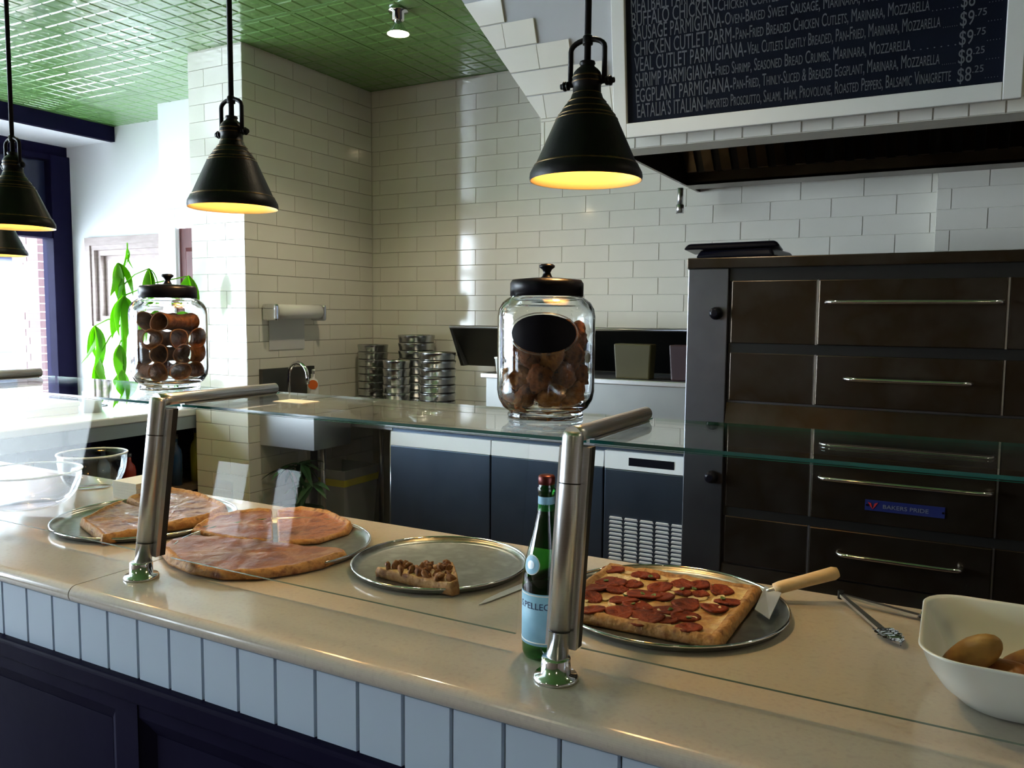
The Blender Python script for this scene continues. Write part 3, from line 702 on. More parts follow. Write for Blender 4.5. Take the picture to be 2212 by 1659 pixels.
# ------------------------------------------------------------------ undercounter fridge
FY = 3.75
fr = thing('worktop_fridge', 'long stainless undercounter fridge with door grips coloured white for reflected light', 'fridge', (-1.9, 4.1, 0))
GRIP = mat('grip_glare_white', (.92, .94, .97), .35)  # strong reflected light put into the colour as flat white
MB().box((-2.84, FY+.03, .1), (-.99, 4.5, .93)).build('body', FRIDGE, fr)
bevel(MB().box((-2.86, FY-.02, .93), (-.985, 4.52, .955)).build('top', STEEL, fr), .004)
for a, b in ((-2.836, -2.170), (-2.162, -1.515)):
    dr = bevel(MB().box((a, FY, .13), (b, FY+.03, .825)).build('door', FRIDGE, fr), .004)
    MB().hexa([(a,FY,.827),(b,FY,.827),(b,FY+.03,.827),(a,FY+.03,.827),(a,FY+.004,.905),(b,FY+.004,.905),(b,FY+.03,.905),(a,FY+.03,.905)]).build('grip_strip', GRIP, dr)
cpn = bevel(MB().box((-1.507, FY, .13), (-.99, FY+.03, .82)).build('compressor_panel', FRIDGE, fr), .004)
hs = MB().box((-1.507, FY, .823), (-.99, FY+.03, .912)).build('control_strip', GRIP, fr)
MB().box((-1.38, FY-.002, .845), (-1.15, FY, .885)).build('display', SCREEN, hs)
VENT = mat('vent_louvre', (.88, .88, .90), .3)
lv = MB().hexa([(0,0,0),(.072,0,0),(.072,.012,0),(0,.012,0),(.006,-.012,.011),(.066,-.012,.011),(.066,.004,.013),(.006,.004,.013)]).mesh('louvre', [VENT])
for i in range(6):
    for j in range(19):
        o = bpy.data.objects.new('louvre', lv); C.objects.link(o); o.parent = cpn; o.location = Vector((-1.478+i*.08, FY-.001, .20+j*.0205))-Vector(fr.location)
for xx in (-2.75, -1.1):
    for yy in (3.85, 4.4): MB().tube([(xx, yy, 0), (xx, yy, .1)], .03, 10).build('foot', RUBBER, fr)

# prep unit with raised lid on top of the fridge
pu = thing('prep_unit', 'stainless topping unit with its lid tipped open above the fridge', 'prep unit', (-1.75, 4.15, .955))
UX0, UX1 = -2.28, -1.03; UY = 3.86
MB().box((UX0+.02, UY, .956), (UX1, 4.42, 1.235)).build('body', mat('dull_unit_steel', (.42, .43, .42), .4, .9, var=[(.36, .37, .36)], vscale=3), pu)
bevel(MB().box((UX0, UY-.03, 1.235), (UX1, 4.45, 1.262)).build('rim', STEEL, pu), .004)
lt, lb_ = at_y(970, 706, 3.98), at_y(1012, 800, 4.36)
LIDM = mat('dark_lid_steel', (.045, .048, .05), .28, 1., var=[(.08, .08, .075)], vscale=2.5)
m = MB().hexa([(lb_.x,4.36,1.263),(UX1,4.36,1.263),(UX1,4.372,1.263),(lb_.x,4.372,1.263),(lt.x,3.98,lt.z),(UX1,3.98,lt.z),(UX1,3.99,lt.z+.01),(lt.x,3.99,lt.z+.01)])
m.build('lid', LIDM, pu)
MB().tube([(lt.x, 3.985, lt.z), (UX1, 3.985, lt.z)], .008, 8).build('lid_hem', STEEL, pu)
m = MB().hexa([(lb_.x-.02,4.30,1.263),(lb_.x,4.30,1.263),(lb_.x,4.36,1.263),(lb_.x-.02,4.36,1.263),(lt.x,3.98,lt.z),(lt.x+.02,3.98,lt.z),(lt.x+.02,4.03,lt.z),(lt.x,4.03,lt.z)]); m.build('lid_end', DARKM, pu)
tb = thing('sauce_tub', 'white tub with red tab beside the raised steel lid', 'tub', (-2.18, 3.93, 1.263))
MB().lathe([(0, 0), (.06, 0), (.07, .075), (.074, .078), (.074, .085), (0, .085)], (-2.16, 3.92, 1.263), 20).build('body', PAPER, tb)
MB().box((-2.10, 3.845, 1.268), (-2.075, 3.86, 1.34)).build('tab', RED, tb)
for (xx, mm, nm, lb) in ((-1.42, YEL, 'reflection_block', 'dull yellow block standing in for a reflection in the topping unit'), (-1.13, RED, 'reflection_block', 'dark red block standing in for a reflection in the topping unit near the oven')):
    o = MB().hexa([(xx-.09,3.88,1.263),(xx+.09,3.88,1.263),(xx+.09,3.96,1.263),(xx-.09,3.96,1.263),(xx-.10,3.87,1.44),(xx+.10,3.87,1.44),(xx+.10,3.96,1.44),(xx-.10,3.96,1.44)]).build(nm, mat('dull_'+('yellow' if mm is YEL else 'red'), (.05, .042, .008) if mm is YEL else (.018, .002, .005), .5), None, None, (xx, 3.96, 1.263)); bevel(o, .008)
    tag(o, lb, 'bin')  # solid blocks added for the coloured reflections in the steel

# steel table in the corner with stacks of pizza tins
tt = thing('steel_table', 'stainless corner table under the stacks of round tins', 'table', (-3.17, 4.2, 0))
MB().box((-3.555, 3.825, .90), (-2.88, 4.53, .93)).build('top', STEEL, tt)
for xx in (-3.46, -2.92):
    for yy in (3.88, 4.47): MB().tube([(xx, yy, 0), (xx, yy, .9)], .018, 10).build('leg', STEEL, tt)
def tin(r, h):
    return MB().lathe([(0, .002), (r*.95, .002), (r*.97, .004), (r, h*.62), (r*1.015, h*.66), (r*1.03, h*.95), (r*1.03, h), (r*1.01, h), (r*.98, h*.6), (r*.93, .008), (0, .008)], (0, 0, 0), 28)
for (cx, cy, r, n, h, lab) in ((-3.44, 4.36, .10, 9, .05, 'dull round pizza tin in the stack by the wall corner'), (-3.11, 4.40, .118, 10, .052, 'round pizza tin in the tallest stack behind the others'),
                            (-3.08, 4.14, .085, 7, .052, 'round pizza tin in the low narrow stack between two taller ones'), (-2.76, 4.12, .112, 8, .050, 'bright round pizza tin in the shiny stack beside the topping unit')):
    me = tin(r, h).mesh('pizza_tin', [TINM])
    for k in range(n):
        o = bpy.data.objects.new('pizza_tin', me); C.objects.link(o); o.location = (cx, cy, (.956 if cx > -2.85 else .931)+k*(h*.985)); tag(o, lab, 'tin', lab.split(' in the ')[1])
def mixbowl(c, r, h, lab, mm=CHROME):
    m = MB(); pr = [(0, 0), (r*.45, 0)]+[(r*(.45+.55*sin(pi/2*q/6)), h*(1-cos(pi/2*q/6))) for q in range(1, 7)]+[(r*1.04, h), (r*1.04, h-.003)]
    inn_ = [(r*1.02, h+.002)]+[(r*.97*(.45+.55*sin(pi/2*q/6)), h*(1-cos(pi/2*q/6))+.004) for q in range(6, 0, -1)]+[(0, .005)]
    m.lathe(pr+inn_, c, 32); return tag(m.build('mixing_bowl', mm, None, None, c), lab, 'bowl')
mixbowl((-2.68, 3.865, .956), .11, .055, 'shallow steel bowl on the fridge in front of the shiny tins')
mixbowl((-3.30, 4.10, .931), .11, .07, 'dark steel bowl before the dull tin stack in the corner', mat('dark_bowl_steel', (.12, .11, .10), .25, 1.))

# ------------------------------------------------------------------ wash station on the return wall
sk = thing('hand_sink', 'small steel hand sink with curved tap on the tiled return wall', 'sink', (-3.4, 3.72, .85))
m = MB()
m.box((XL+.001, 3.48, .82), (XL+.42, 3.50, 1.0)); m.box((XL+.001, 3.78, .82), (XL+.42, 3.80, 1.0)); m.box((XL+.40, 3.50, .82), (XL+.42, 3.78, 1.0)); m.box((XL+.001, 3.48, .80), (XL+.42, 3.80, .82))
m.build('basin', STEEL, sk)
MB().box((XL+.001, 3.48, 1.0), (XL+.03, 3.92, 1.25)).build('splashback', mat('dark_splashback', (.14, .14, .13), .35, .9), sk)
m = MB(); b0 = Vector((XL+.07, 3.65, 1.0)); pts = [b0, b0+Vector((0, 0, .2))]+[b0+Vector((.075-.075*cos(a), 0, .2+.085*sin(a))) for a in [pi*q/8 for q in range(1, 9)]]+[b0+Vector((.15, 0, .16))]
m.tube(pts, .012, 12); m.build('tap', CHROME, sk)
for dy in (-.08, .08): MB().tube([b0+Vector((0, dy, 0)), b0+Vector((0, dy, .05)), b0+Vector((.03, dy*1.3, .07))], [.014, .014, .008], 10).build('tap_handle', CHROME, sk)
m = MB(); m.tube([(XL+.2, 3.72, .80), (XL+.2, 3.72, .5), (XL+.19, 3.72, .32), (XL+.16, 3.72, .28), (XL+.1, 3.72, .30), (XL+.02, 3.72, .32)], .022, 12); m.build('waste_pipe', mat('dark_pipe', (.03, .035, .04), .4), sk)
sb = thing('soap_bottle', 'white soap bottle with round orange label beside the hand sink', 'bottle', (-3.40, 4.03, .931))
q = at_y(676, 830, 3.875); lz = q.z
sb.location = (q.x, 3.875, .931)
MB().lathe([(0, 0), (.034, 0), (.036, .01), (.036, .20), (.03, .23), (.012, .245), (.012, .27), (0, .27)], (q.x, 3.875, .931), 20).build('body', PAPER, sb)
d_ = Vector((-q.x, -3.875, 0)).normalized()
MB().tube([Vector((q.x, 3.875, lz-.0))+d_*.0355-Vector((0, 0, .0)), Vector((q.x, 3.875, lz))+d_*.0375], .03, 20).build('label', ORANGE, sb)
MB().tube([(q.x, 3.875, 1.2), (q.x, 3.875, 1.225), (q.x+.03, 3.855, 1.228)], .007, 8).build('pump', PAPER, sb)
pt = thing('towel_dispenser', 'paper towel roll holder on the tiled return wall with sheet hanging', 'dispenser', (XL+.06, 3.72, 1.59))
for y in (3.52, 3.93): bevel(MB().box((XL+.001, y-.012, 1.535), (XL+.12, y+.012, 1.635)).build('bracket', CHROME if y < 3.6 else STEEL, pt), .012)
MB().tube([(XL+.075, 3.535, 1.59), (XL+.075, 3.915, 1.59)], .042, 24).build('paper_roll', PAPER, pt)
MB().box((XL+.004, 3.56, 1.36), (XL+.006, 3.86, 1.56)).build('hanging_sheet', mat('translucent_paper', (.60, .60, .60), .8), pt)

bn = thing('waste_bin', 'grey plastic waste bin with yellow liner under the corner table', 'bin', (-3.36, 4.1, 0))
zt_ = .60; bc = at_y(738, 1010, 4.05)
bxc, byc = bc.x, 4.05; bn.location = (bxc, byc, 0)
def frus(a0, b0, z0, a1, b1, z1): return [(bxc-a0,byc-b0,z0),(bxc+a0,byc-b0,z0),(bxc+a0,byc+b0,z0),(bxc-a0,byc+b0,z0),(bxc-a1,byc-b1,z1),(bxc+a1,byc-b1,z1),(bxc+a1,byc+b1,z1),(bxc-a1,byc+b1,z1)]
m = MB(); P = frus(.13, .14, 0, .165, .17, zt_); Q = frus(.12, .13, .02, .155, .16, zt_)
m.add(P, [(3,2,1,0),(0,1,5,4),(1,2,6,5),(2,3,7,6),(3,0,4,7)]); m.add(Q, [(0,1,2,3),(4,5,1,0),(5,6,2,1),(6,7,3,2),(7,4,0,3)])
m.add([P[i] for i in (4,5,6,7)]+[Q[i] for i in (4,5,6,7)], [(0,1,5,4),(1,2,6,5),(2,3,7,6),(3,0,4,7)]); m.build('body', BINM, bn)
m = MB(); P = frus(.163, .168, zt_-.10, .1685, .1735, zt_-.055); m.add(P, [(0,1,5,4),(1,2,6,5),(2,3,7,6),(3,0,4,7)]); m.build('liner', YEL, bn)
pq = at_y(633, 1075, 3.62)
pp_ = thing('reflected_plant', 'dark leafy plant in green pot, solid stand-in for a glass reflection', 'plant', (XL+.24, 3.62, 0)); pxc = XL+.24
pp_.location = (pxc, 3.55, 0)  # solid plant built in place of a reflection in the front glass
MB().lathe([(0, 0), (.10, 0), (.13, .38), (.14, .38), (.14, .43), (.125, .43), (.12, .36), (0, .35)], (pxc, 3.55, 0), 24).build('pot', POTG, pp_)
def leaf_mesh(l, wd, droop, name, mm):
    m = MB(); n = 7; vs = []
    for i in range(n+1):
        t_ = i/n; ww = wd*math.sin(pi*min(1, t_*.97+.03))**.8*(1-.25*t_); x_ = l*t_; z_ = -droop*t_*t_*l
        vs += [(x_, -ww, z_+ww*.25), (x_, 0, z_), (x_, ww, z_+ww*.25)]
    k = len(vs); vs += [(a, b, c-.0012) for a, b, c in vs]
    fs = []
    for i in range(n):
        for j_ in (0, 1):
            q_ = (i*3+j_, (i+1)*3+j_, (i+1)*3+j_+1, i*3+j_+1); fs += [q_, tuple(a+k for a in q_[::-1])]
    m.add(vs, fs, 0, True); return m.mesh(name, [mm])
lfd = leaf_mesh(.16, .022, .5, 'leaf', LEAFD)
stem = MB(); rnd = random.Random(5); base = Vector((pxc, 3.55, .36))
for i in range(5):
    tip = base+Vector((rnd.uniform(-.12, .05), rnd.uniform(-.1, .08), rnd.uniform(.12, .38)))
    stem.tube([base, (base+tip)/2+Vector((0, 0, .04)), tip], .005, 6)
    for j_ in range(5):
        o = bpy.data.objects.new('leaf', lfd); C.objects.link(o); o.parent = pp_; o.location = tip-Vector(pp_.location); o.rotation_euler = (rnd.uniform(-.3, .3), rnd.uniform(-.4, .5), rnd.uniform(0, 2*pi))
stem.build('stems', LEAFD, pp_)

# ------------------------------------------------------------------ jars
def jar(c, label, dark_label):
    c = Vector(c); t = thing('glass_jar', label, 'jar', c)
    out = [(0, .004), (.060, .004), (.066, 0), (.077, 0), (.078, .006), (.074, .012), (.088, .022), (.0965, .038), (.0995, .055), (.0995, .205), (.097, .220), (.090, .233), (.080, .241), (.072, .245), (.071, .262)]
    inn_ = [(.067, .262), (.067, .243), (.076, .236), (.086, .228), (.0925, .217), (.0955, .204), (.0955, .057), (.0925, .042), (.084, .028), (.07, .022), (0, .02)]
    MB().lathe(out+inn_, c, 48).build('body', JARG, t)
    MB().lathe([(.0735, .246), (.0745, .246), (.0745, .272), (.070, .279), (.03, .283), (.0, .284)], c, 40).build('lid', BLACK, t)
    MB().lathe([(.014, .283), (.010, .286), (.007, .294), (.010, .300), (.0155, .304), (.016, .308), (.012, .311), (0, .312)], c, 24).build('lid_knob', BLACK, t)
    if dark_label:
        th0 = math.atan2(-c.y, -c.x)-.06; m = MB(); n = 28; R_ = .1005
        vs = [(cos(th0)*R_, sin(th0)*R_, .172)]; ring = []
        for k in range(n):
            a = 2*pi*k/n; th = th0+cos(a)*.068/R_; ring.append((cos(th)*R_, sin(th)*R_, .172+.037*sin(a)))
        rings = [vs[0]]
        P = [vs[0]]
        for f_ in (.35, .7, 1.0):
            for k in range(n):
                a = 2*pi*k/n; th = th0+cos(a)*.068*f_/R_; P.append((cos(th)*R_, sin(th)*R_, .172+.037*f_*sin(a)))
        fs = [(0, 1+k, 1+(k+1) % n) for k in range(n)]
        for q in range(2):
            for k in range(n): fs.append((1+q*n+k, 1+(q+1)*n+k, 1+(q+1)*n+(k+1) % n, 1+q*n+(k+1) % n))
        m.add([c+Vector(p) for p in P], fs, 0, True); lb = m.build('oval_label', BLACK, t)
        m = MB(); pts = []
        for k in range(n+1):
            a = 2*pi*k/n; th = th0+cos(a)*.072/R_; pts.append(c+Vector((cos(th)*(R_+.0005), sin(th)*(R_+.0005), .172+.0405*sin(a))))
        m.tube(pts, .0012, 6, cap=False); m.build('label_ring', JARG, t)
    return t
j2 = at_z(1178, 893, ZS); j2 = Vector((j2.x*1.49/j2.y, 1.49, ZS))
j1 = at_z(368, 838, ZS); j1 = Vector((j1.x*1.50/j1.y, 1.50, ZS))
jar(j2, 'black-lidded glass jar with oval black label holding nut cookies', True)
jar(j1, 'black-lidded glass jar without label holding fried cannoli shells', False)

def shell_mesh():
    m = MB(); n = 18; L_ = .105; prof = []
    N = 10; o = []
    for i in range(N+1):
        t_ = i/N; x_ = (t_-.5)*L_; r = .0165+.006*abs(2*t_-1)**2
        o.append((x_, r))
    vs = []; fs = []
    for side in (0, 1):
        for (x_, r) in o:
            for k in range(n):
                a = 2*pi*k/n; rr = (r-.0025 if side else r)*(1+.05*sin(3*a)); off_ = .006*max(0, cos(a))*abs(x_)/(L_/2)
                vs.append((x_*(1+.12*max(0, cos(a))), rr*cos(a)+off_, rr*sin(a)))
    for side in (0, 1):
        b = side*(N+1)*n
        for i in range(N):
            for k in range(n):
                q = (b+i*n+k, b+i*n+(k+1) % n, b+(i+1)*n+(k+1) % n, b+(i+1)*n+k); fs.append(q[::-1] if side else q)
    m.add(vs, fs, 0, True); e = []
    for i in (0, N):
        for k in range(n):
            q = (i*n+k, i*n+(k+1) % n, (N+1)*n+i*n+(k+1) % n, (N+1)*n+i*n+k); e.append(q)
    o_ = len(m.v)
    for q in e: m.f.append(list(q)); m.m.append(1); m.sm.append(False)
    return m.mesh('cannoli_shell', [CANN, CANNI])
sm_ = shell_mesh(); rnd = random.Random(12)
spots = []
for lv_ in range(4):
    z = .048+lv_*.0455; a0 = math.atan2(-j1.y, -j1.x)+[.5, -.5, .35, -.75][lv_]
    for k in range(3 if lv_ < 3 else 2):
        off_ = (-.056+.056*k) if lv_ < 3 else (-.03+.058*k)
        spots.append((Vector((-sin(a0)*off_, cos(a0)*off_, z+rnd.uniform(-.002, .002))), a0+rnd.uniform(-.12, .12)))
for p, a in spots:
    o = bpy.data.objects.new('cannoli_shell', sm_); C.objects.link(o)
    d_ = math.hypot(p.x, p.y); s_ = min(1., 2*math.sqrt(max(1e-4, .0885**2-(d_+.02)**2))/.118) if d_ > .03 else 1.1
    o.location = j1+p; o.rotation_euler = (rnd.uniform(0, 6), rnd.uniform(-.05, .05), a); o.scale = (max(.7, s_), 1.14, 1.14)
    tag(o, 'brown fried cannoli shell piled inside the jar without label', 'pastry', 'cannoli shells in the jar')

def cookie_mesh(seed, mm):
    rd = random.Random(seed); m = MB(); n, r_ = 26, 16; off_ = Vector((rd.uniform(0, 50), rd.uniform(0, 50), rd.uniform(0, 50)))
    def fn(q):
        d = q.normalized() if q.length else q
        return q*(1+.42*noise.noise(q*45+off_)+.16*noise.noise(q*120+off_)+.05*sin(q.x*420+q.z*260+3*noise.noise(q*40+off_)))
    R_ = .030; prof = [(max(.0004, R_*sin(pi*i/r_)), -R_*.72*cos(pi*i/r_)) for i in range(r_+1)]
    m.lathe(prof, (0, 0, 0), n, fn=fn); return m.mesh('nut_cookie', [mm])
cms = [cookie_mesh(s, COOK if s % 3 else COOK2) for s in range(6)]
rnd = random.Random(4); cnt = 0
for lv_ in range(4):
    z = .046+lv_*.0415
    ring = [(.061, i*2*pi/7+lv_*.45) for i in range(7)]+([(.0, 0)])
    for (r_, a) in ring:
        if lv_ == 3 and cos(a-.5) < .1: continue
        p = j2+Vector((r_*cos(a), r_*sin(a), z+rnd.uniform(-.002, .002)))
        o = bpy.data.objects.new('nut_cookie', cms[cnt % 6]); C.objects.link(o); o.location = p
        o.rotation_euler = (rnd.uniform(0, 6), rnd.uniform(0, 6), rnd.uniform(0, 6)); o.scale = [rnd.uniform(.9, 1.02)]*3; cnt += 1
        tag(o, 'knobbly brown nut cookie piled inside the labelled jar', 'cookie', 'nut cookies in the jar')

# ------------------------------------------------------------------ pizza pans and pizzas
def pan(c, R_, label):
    c = Vector((c[0], c[1], ZT+.0005)); t = thing('pizza_pan', label, 'pan', c)
    h = .013
    MB().lathe([(0, 0), (R_*.90, 0), (R_*.955, .002), (R_*.985, .008), (R_*.99, h), (R_, h+.001), (R_*1.0, h-.002), (R_*.998, h-.003)][:6]+[(R_*.985, h+.003), (R_*.975, .010), (R_*.94, .0045), (R_*.9, .003), (0, .003)], c, 64).build('plate', PANM, t)
    m = MB(); n = 64
    pts = [c+Vector((cos(2*pi*k/n)*R_*.993, sin(2*pi*k/n)*R_*.993, h+.0015)) for k in range(n+1)]
    m.tube(pts, .0027, 8, cap=False); m.build('rolled_rim', CHROME, t)
    return t
P1, P2, P3, P4 = (-1.945, 1.462), (-1.452, 1.447), (-1.014, 1.525), (-.474, 1.532)
pan(P1, .238, 'round aluminium pan carrying the square pizza slices')
pan(P2, .236, 'round aluminium pan carrying the cut round pizza')
pan(P3, .201, 'smaller round aluminium pan carrying one slice')
pan(P4, .230, 'round aluminium pan carrying the rectangular pepperoni pizza')

def pie(name, outline, z0, h, crust, label, cat, mats, seed=0, hc=.010, group=None, dens=8):
    """outline: world xy list; crust: per-edge flag list (1 = rim crust, 0 = cut side)"""
    pts = []; cr_ = []
    n = len(outline)
    for i in range(n):
        a = Vector(outline[i]); b = Vector(outline[(i+1) % n]); L_ = (b-a).length; k = max(1, int(L_/.012))
        for q in range(k): pts.append(a.lerp(b, q/k)); cr_.append(crust[i])
    N = len(pts); sm2 = [(cr_[i-2]+cr_[i-1]+cr_[i]+cr_[(i+1) % N]+cr_[(i+2) % N])/5 for i in range(N)]
    cx = sum((p.x for p in pts))/N; cy = sum((p.y for p in pts))/N; c = Vector((cx, cy))
    rings = [.0, .12, .24, .36, .48, .6, .7, .79, .86, .91, .95, .98, 1.0]
    m = MB(); vs = [(cx, cy, z0+h+nz((cx, cy, seed), 30, .003))]; fs = []
    for ri, f_ in enumerate(rings[1:]):
        for i in range(N):
            p = c.lerp(pts[i], f_); hh = h
            if f_ > .84: hh = h+hc*sm2[i]*sin(pi*min(1, (f_-.84)/.16)*.9)*1.1
            if f_ >= .98: hh *= .72 if f_ < 1 else .35
            hh += nz((p.x, p.y, seed*3.1), 32, .0035)+nz((p.x, p.y, seed*1.7+5), 80, .0022)
            wob = 1+nz((p.x*2, p.y*2, seed), 25, .012)*(f_ > .9)
            p = c+(p-c)*wob
            vs.append((p.x, p.y, z0+max(.002, hh)))
    R_ = len(rings)-1; mi = []
    for i in range(N): fs.append((0, 1+i, 1+(i+1) % N)); mi.append(0)
    for r_ in range(R_-1):
        for i in range(N):
            fs.append((1+r_*N+i, 1+(r_+1)*N+i, 1+(r_+1)*N+(i+1) % N, 1+r_*N+(i+1) % N))
            mi.append(1 if (rings[r_+1] >= .95 or (rings[r_+1] >= .855 and sm2[i] > .5)) else 0)
    b = len(vs)
    for i in range(N):
        p = c.lerp(pts[i], .985); vs.append((p.x, p.y, z0))
    for i in range(N): fs.append((1+(R_-1)*N+i, b+i, b+(i+1) % N, 1+(R_-1)*N+(i+1) % N)); mi.append(1)
    fs.append(tuple(b+i for i in range(N))[::-1]); mi.append(1)
    m.add(vs, fs, 0, True); m.m = mi
    o = m.build(name, mats, None, None, (cx, cy, z0)); tag(o, label, cat, group)
    return o, c, pts
ZP = ZT+.0042
def px_poly(L_, z): return [at_z(x, y, z).xy for x, y in L_]
def disc(r, h, seed, mm, name):
    m = MB(); rd = random.Random(seed); o_ = rd.uniform(0, 40)
    def fn(q):
        return Vector((q.x*(1+nz((q.x*40, q.y*40, o_), 1, .45)), q.y*(1+nz((q.y*40, q.x*40, o_+3), 1, .45)), q.z+(q.xy.length/r)**2*.0018+nz((q.x*90, q.y*90, o_), 1, .0012)))
    m.lathe([(.0003, h), (r*.5, h), (r*.85, h*1.1), (r, h*.8), (r*.99, 0), (.0003, 0)], (0, 0, 0), 16, fn=fn); return m.mesh(name, [mm])
# rectangular pepperoni pizza
rx0, rx1, ry0, ry1 = -.662, -.326, 1.356, 1.682
pz4, c4, _ = pie('rectangular_pizza', [(rx0, ry0), (rx1, ry0+.006), (rx1+.004, ry1), (rx0, ry1-.004)], ZP, .015, [1, 1, 1, 1], 'rectangular pizza covered in dark red pepperoni rounds', 'pizza', [CHEESE, CRUST], 4, .006)
pd = [disc(.023, .003, s, PEPP, 'pepperoni') for s in range(4)]; rnd = random.Random(21)
k = 0
for i in range(6):
    for j_ in range(5):
        x = rx0+.042+i*.049+rnd.uniform(-.012, .012)+(.012 if j_ % 2 else -.008); y = ry0+.042+j_*.058+rnd.uniform(-.012, .012)
        if x > rx1-.035: continue
        o = bpy.data.objects.new('pepperoni', pd[k % 4]); C.objects.link(o); o.parent = pz4; k += 1
        o.location = Vector((x, y, ZP+.0152))-Vector(pz4.location); o.rotation_euler = (rnd.uniform(-.1, .1), rnd.uniform(-.1, .1), rnd.uniform(0, 6)); s_ = rnd.uniform(.8, 1.5); o.scale = (s_, s_*rnd.uniform(.65, 1.1), 1.2)
for i in range(14):
    o = bpy.data.objects.new('herb_fleck', disc(.005, .002, 50+i, HERB, 'herb_fleck') if i == 0 else hm); C.objects.link(o); o.parent = pz4; hm = o.data
    o.location = Vector((rnd.uniform(rx0+.04, rx1-.04), rnd.uniform(ry0+.04, ry1-.04), ZP+.0185))-Vector(pz4.location); o.rotation_euler = (rnd.uniform(-.4, .4), rnd.uniform(-.4, .4), rnd.uniform(0, 6))
for i in range(34):
    o = bpy.data.objects.new('cheese_patch', disc(.013, .0035, 80+i, CHEESEW, 'cheese_patch') if i < 3 else cm_[i % 3]); C.objects.link(o); o.parent = pz4
    cm_ = (cm_ if i else [])+([o.data] if i < 3 else [])
    o.location = Vector((rnd.uniform(rx0+.03, rx1-.03), rnd.uniform(ry0+.03, ry1-.03), ZP+.0150))-Vector(pz4.location); o.rotation_euler = (0, 0, rnd.uniform(0, 6)); s_ = rnd.uniform(.6, 1.6); o.scale = (s_, s_*.8, .7)
# round pizza, front half and two rear slices
cir = lambda a, r: (P2[0]+cos(a)*r, P2[1]+sin(a)*r)
fa = rad(-135); rr_ = .212
half = [cir(fa+rad(a), rr_) for a in range(-78, 79, 6)]
half = [(x, y-.0) for x, y in half]
pie('round_pizza', px_poly([(341,1178),(372,1156),(430,1150),(520,1158),(600,1166),(700,1176),(748,1180),(752,1192),(700,1212),(640,1224),(560,1235),(480,1236),(410,1224),(362,1204)], 1.022), ZP, .013, [0,0,0,0,0,0,0,1,1,1,1,1,1,1], 'front half of the pale round pizza on its pan', 'pizza', [CHEESE2, CRUST], 2, .007)
pie('pizza_slice', px_poly([(412,1140),(462,1112),(540,1099),(588,1098),(590,1160),(540,1160),(470,1150)], 1.022), ZP, .013, [1,1,1,0,0,0,0], 'tan pizza slice behind the front half, nearest the steel post', 'pizza', [CHEESE2, CRUST], 6, .008)
pie('pizza_slice', px_poly([(597,1099),(650,1096),(715,1106),(762,1130),(755,1140),(690,1160),(600,1166)], 1.022), ZP, .013, [1,1,1,1,0,0,0], 'red-brown pizza slice behind the front half, nearest the pan rim', 'pizza', [mat('sauced_cheese', (.24, .055, .018), .45, var=[(.34, .12, .04), (.14, .024, .009)], vscale=30, bump=.5, bscale=50, coat=.1), CRUST], 7, .010)
# square slices on the far pan
MEAT = mat('cured_topping', (.14, .025, .022), .45, var=[(.36, .19, .10), (.10, .016, .016)], vscale=20, bump=.5, bscale=45, coat=.1)
sq, _, _ = pie('square_pizza', px_poly([(172,1122),(262,1080),(345,1104),(300,1146),(222,1160)], 1.025), ZP, .018, [1,0,0,1,1], 'cut corner of the square pizza lying towards the clear bowls', 'pizza', [MEAT, CRUST], 8, .006)
sq2, _, _ = pie('square_pizza', px_poly([(272,1074),(372,1054),(440,1068),(492,1094),(450,1118),(360,1134),(352,1102)], 1.025), ZP, .018, [1,1,1,1,1,0,0], 'larger piece of square pizza behind the steel post', 'pizza', [MEAT, CRUST], 9, .008)
# single slice with chunky topping
sl, cs_, _ = pie('pizza_slice', [(-1.090, 1.385), (-.875, 1.362), (-.868, 1.38), (-.955, 1.492)], ZP, .022, [0, 1, 1, 0], 'lone pizza slice heaped with browned chicken chunks', 'pizza', [CHEESE, CRUST], 3, .010)
rnd = random.Random(8)
def chunk(seed):
    m = MB(); rd = random.Random(seed); o_ = Vector((rd.uniform(0, 30),)*3)
    m.lathe([(max(.0003, .014*sin(pi*i/7)), -.009*cos(pi*i/7)) for i in range(8)], (0, 0, 0), 10, fn=lambda q: q*(1+.5*noise.noise(q*90+o_))); return m.mesh('topping_chunk', [CHUNK])
ck = [chunk(s) for s in range(4)]
for i in range(46):
    a, b = rnd.random(), rnd.random()
    if a+b > 1: a, b = 1-a, 1-b
    A, B_, D_ = Vector((-1.07, 1.389)), Vector((-.885, 1.378)), Vector((-.955, 1.478)); p = A+(B_-A)*a+(D_-A)*b
    o = bpy.data.objects.new('topping_chunk', ck[i % 4]); C.objects.link(o); o.parent = sl; o.location = Vector((p.x, p.y, ZP+.022+rnd.uniform(0, .006)))-Vector(sl.location)
    o.rotation_euler = (rnd.uniform(0, 6), rnd.uniform(0, 6), rnd.uniform(0, 6)); s_ = rnd.uniform(.6, 1.2); o.scale = (s_, s_*.8, s_*.7)

# ------------------------------------------------------------------ utensils
kn = thing('kitchen_knife', 'kitchen knife lying between the small pan and water bottle', 'knife', (-.79, 1.48, ZT))
ka, kb = Vector((-.806, 1.352, ZT+.0015)), Vector((-.772, 1.52, ZT+.0015)); kd = (kb-ka).normalized(); kp = Vector((-kd.y, kd.x, 0))
m = MB(); prof = [(0, .0), (.03, .010), (.08, .015), (.17, .017)]
top_ = [ka+kd*x_+kp*w_ for x_, w_ in prof]; bot_ = [ka+kd*x_-kp*(w_*.25) for x_, w_ in prof[1:]][::-1]
m.prism(top_+bot_, (0, 0, .0015)); m.build('blade', STEEL, kn)
m = MB(); h0 = ka+kd*.168+kp*.006; m.tube([h0+Vector((0,0,.008)), h0+kd*.05+Vector((0,0,.009)), h0+kd*.11+Vector((0,0,.009))], [.009, .010, .009], 10); m.build('handle', RUBBER, kn)
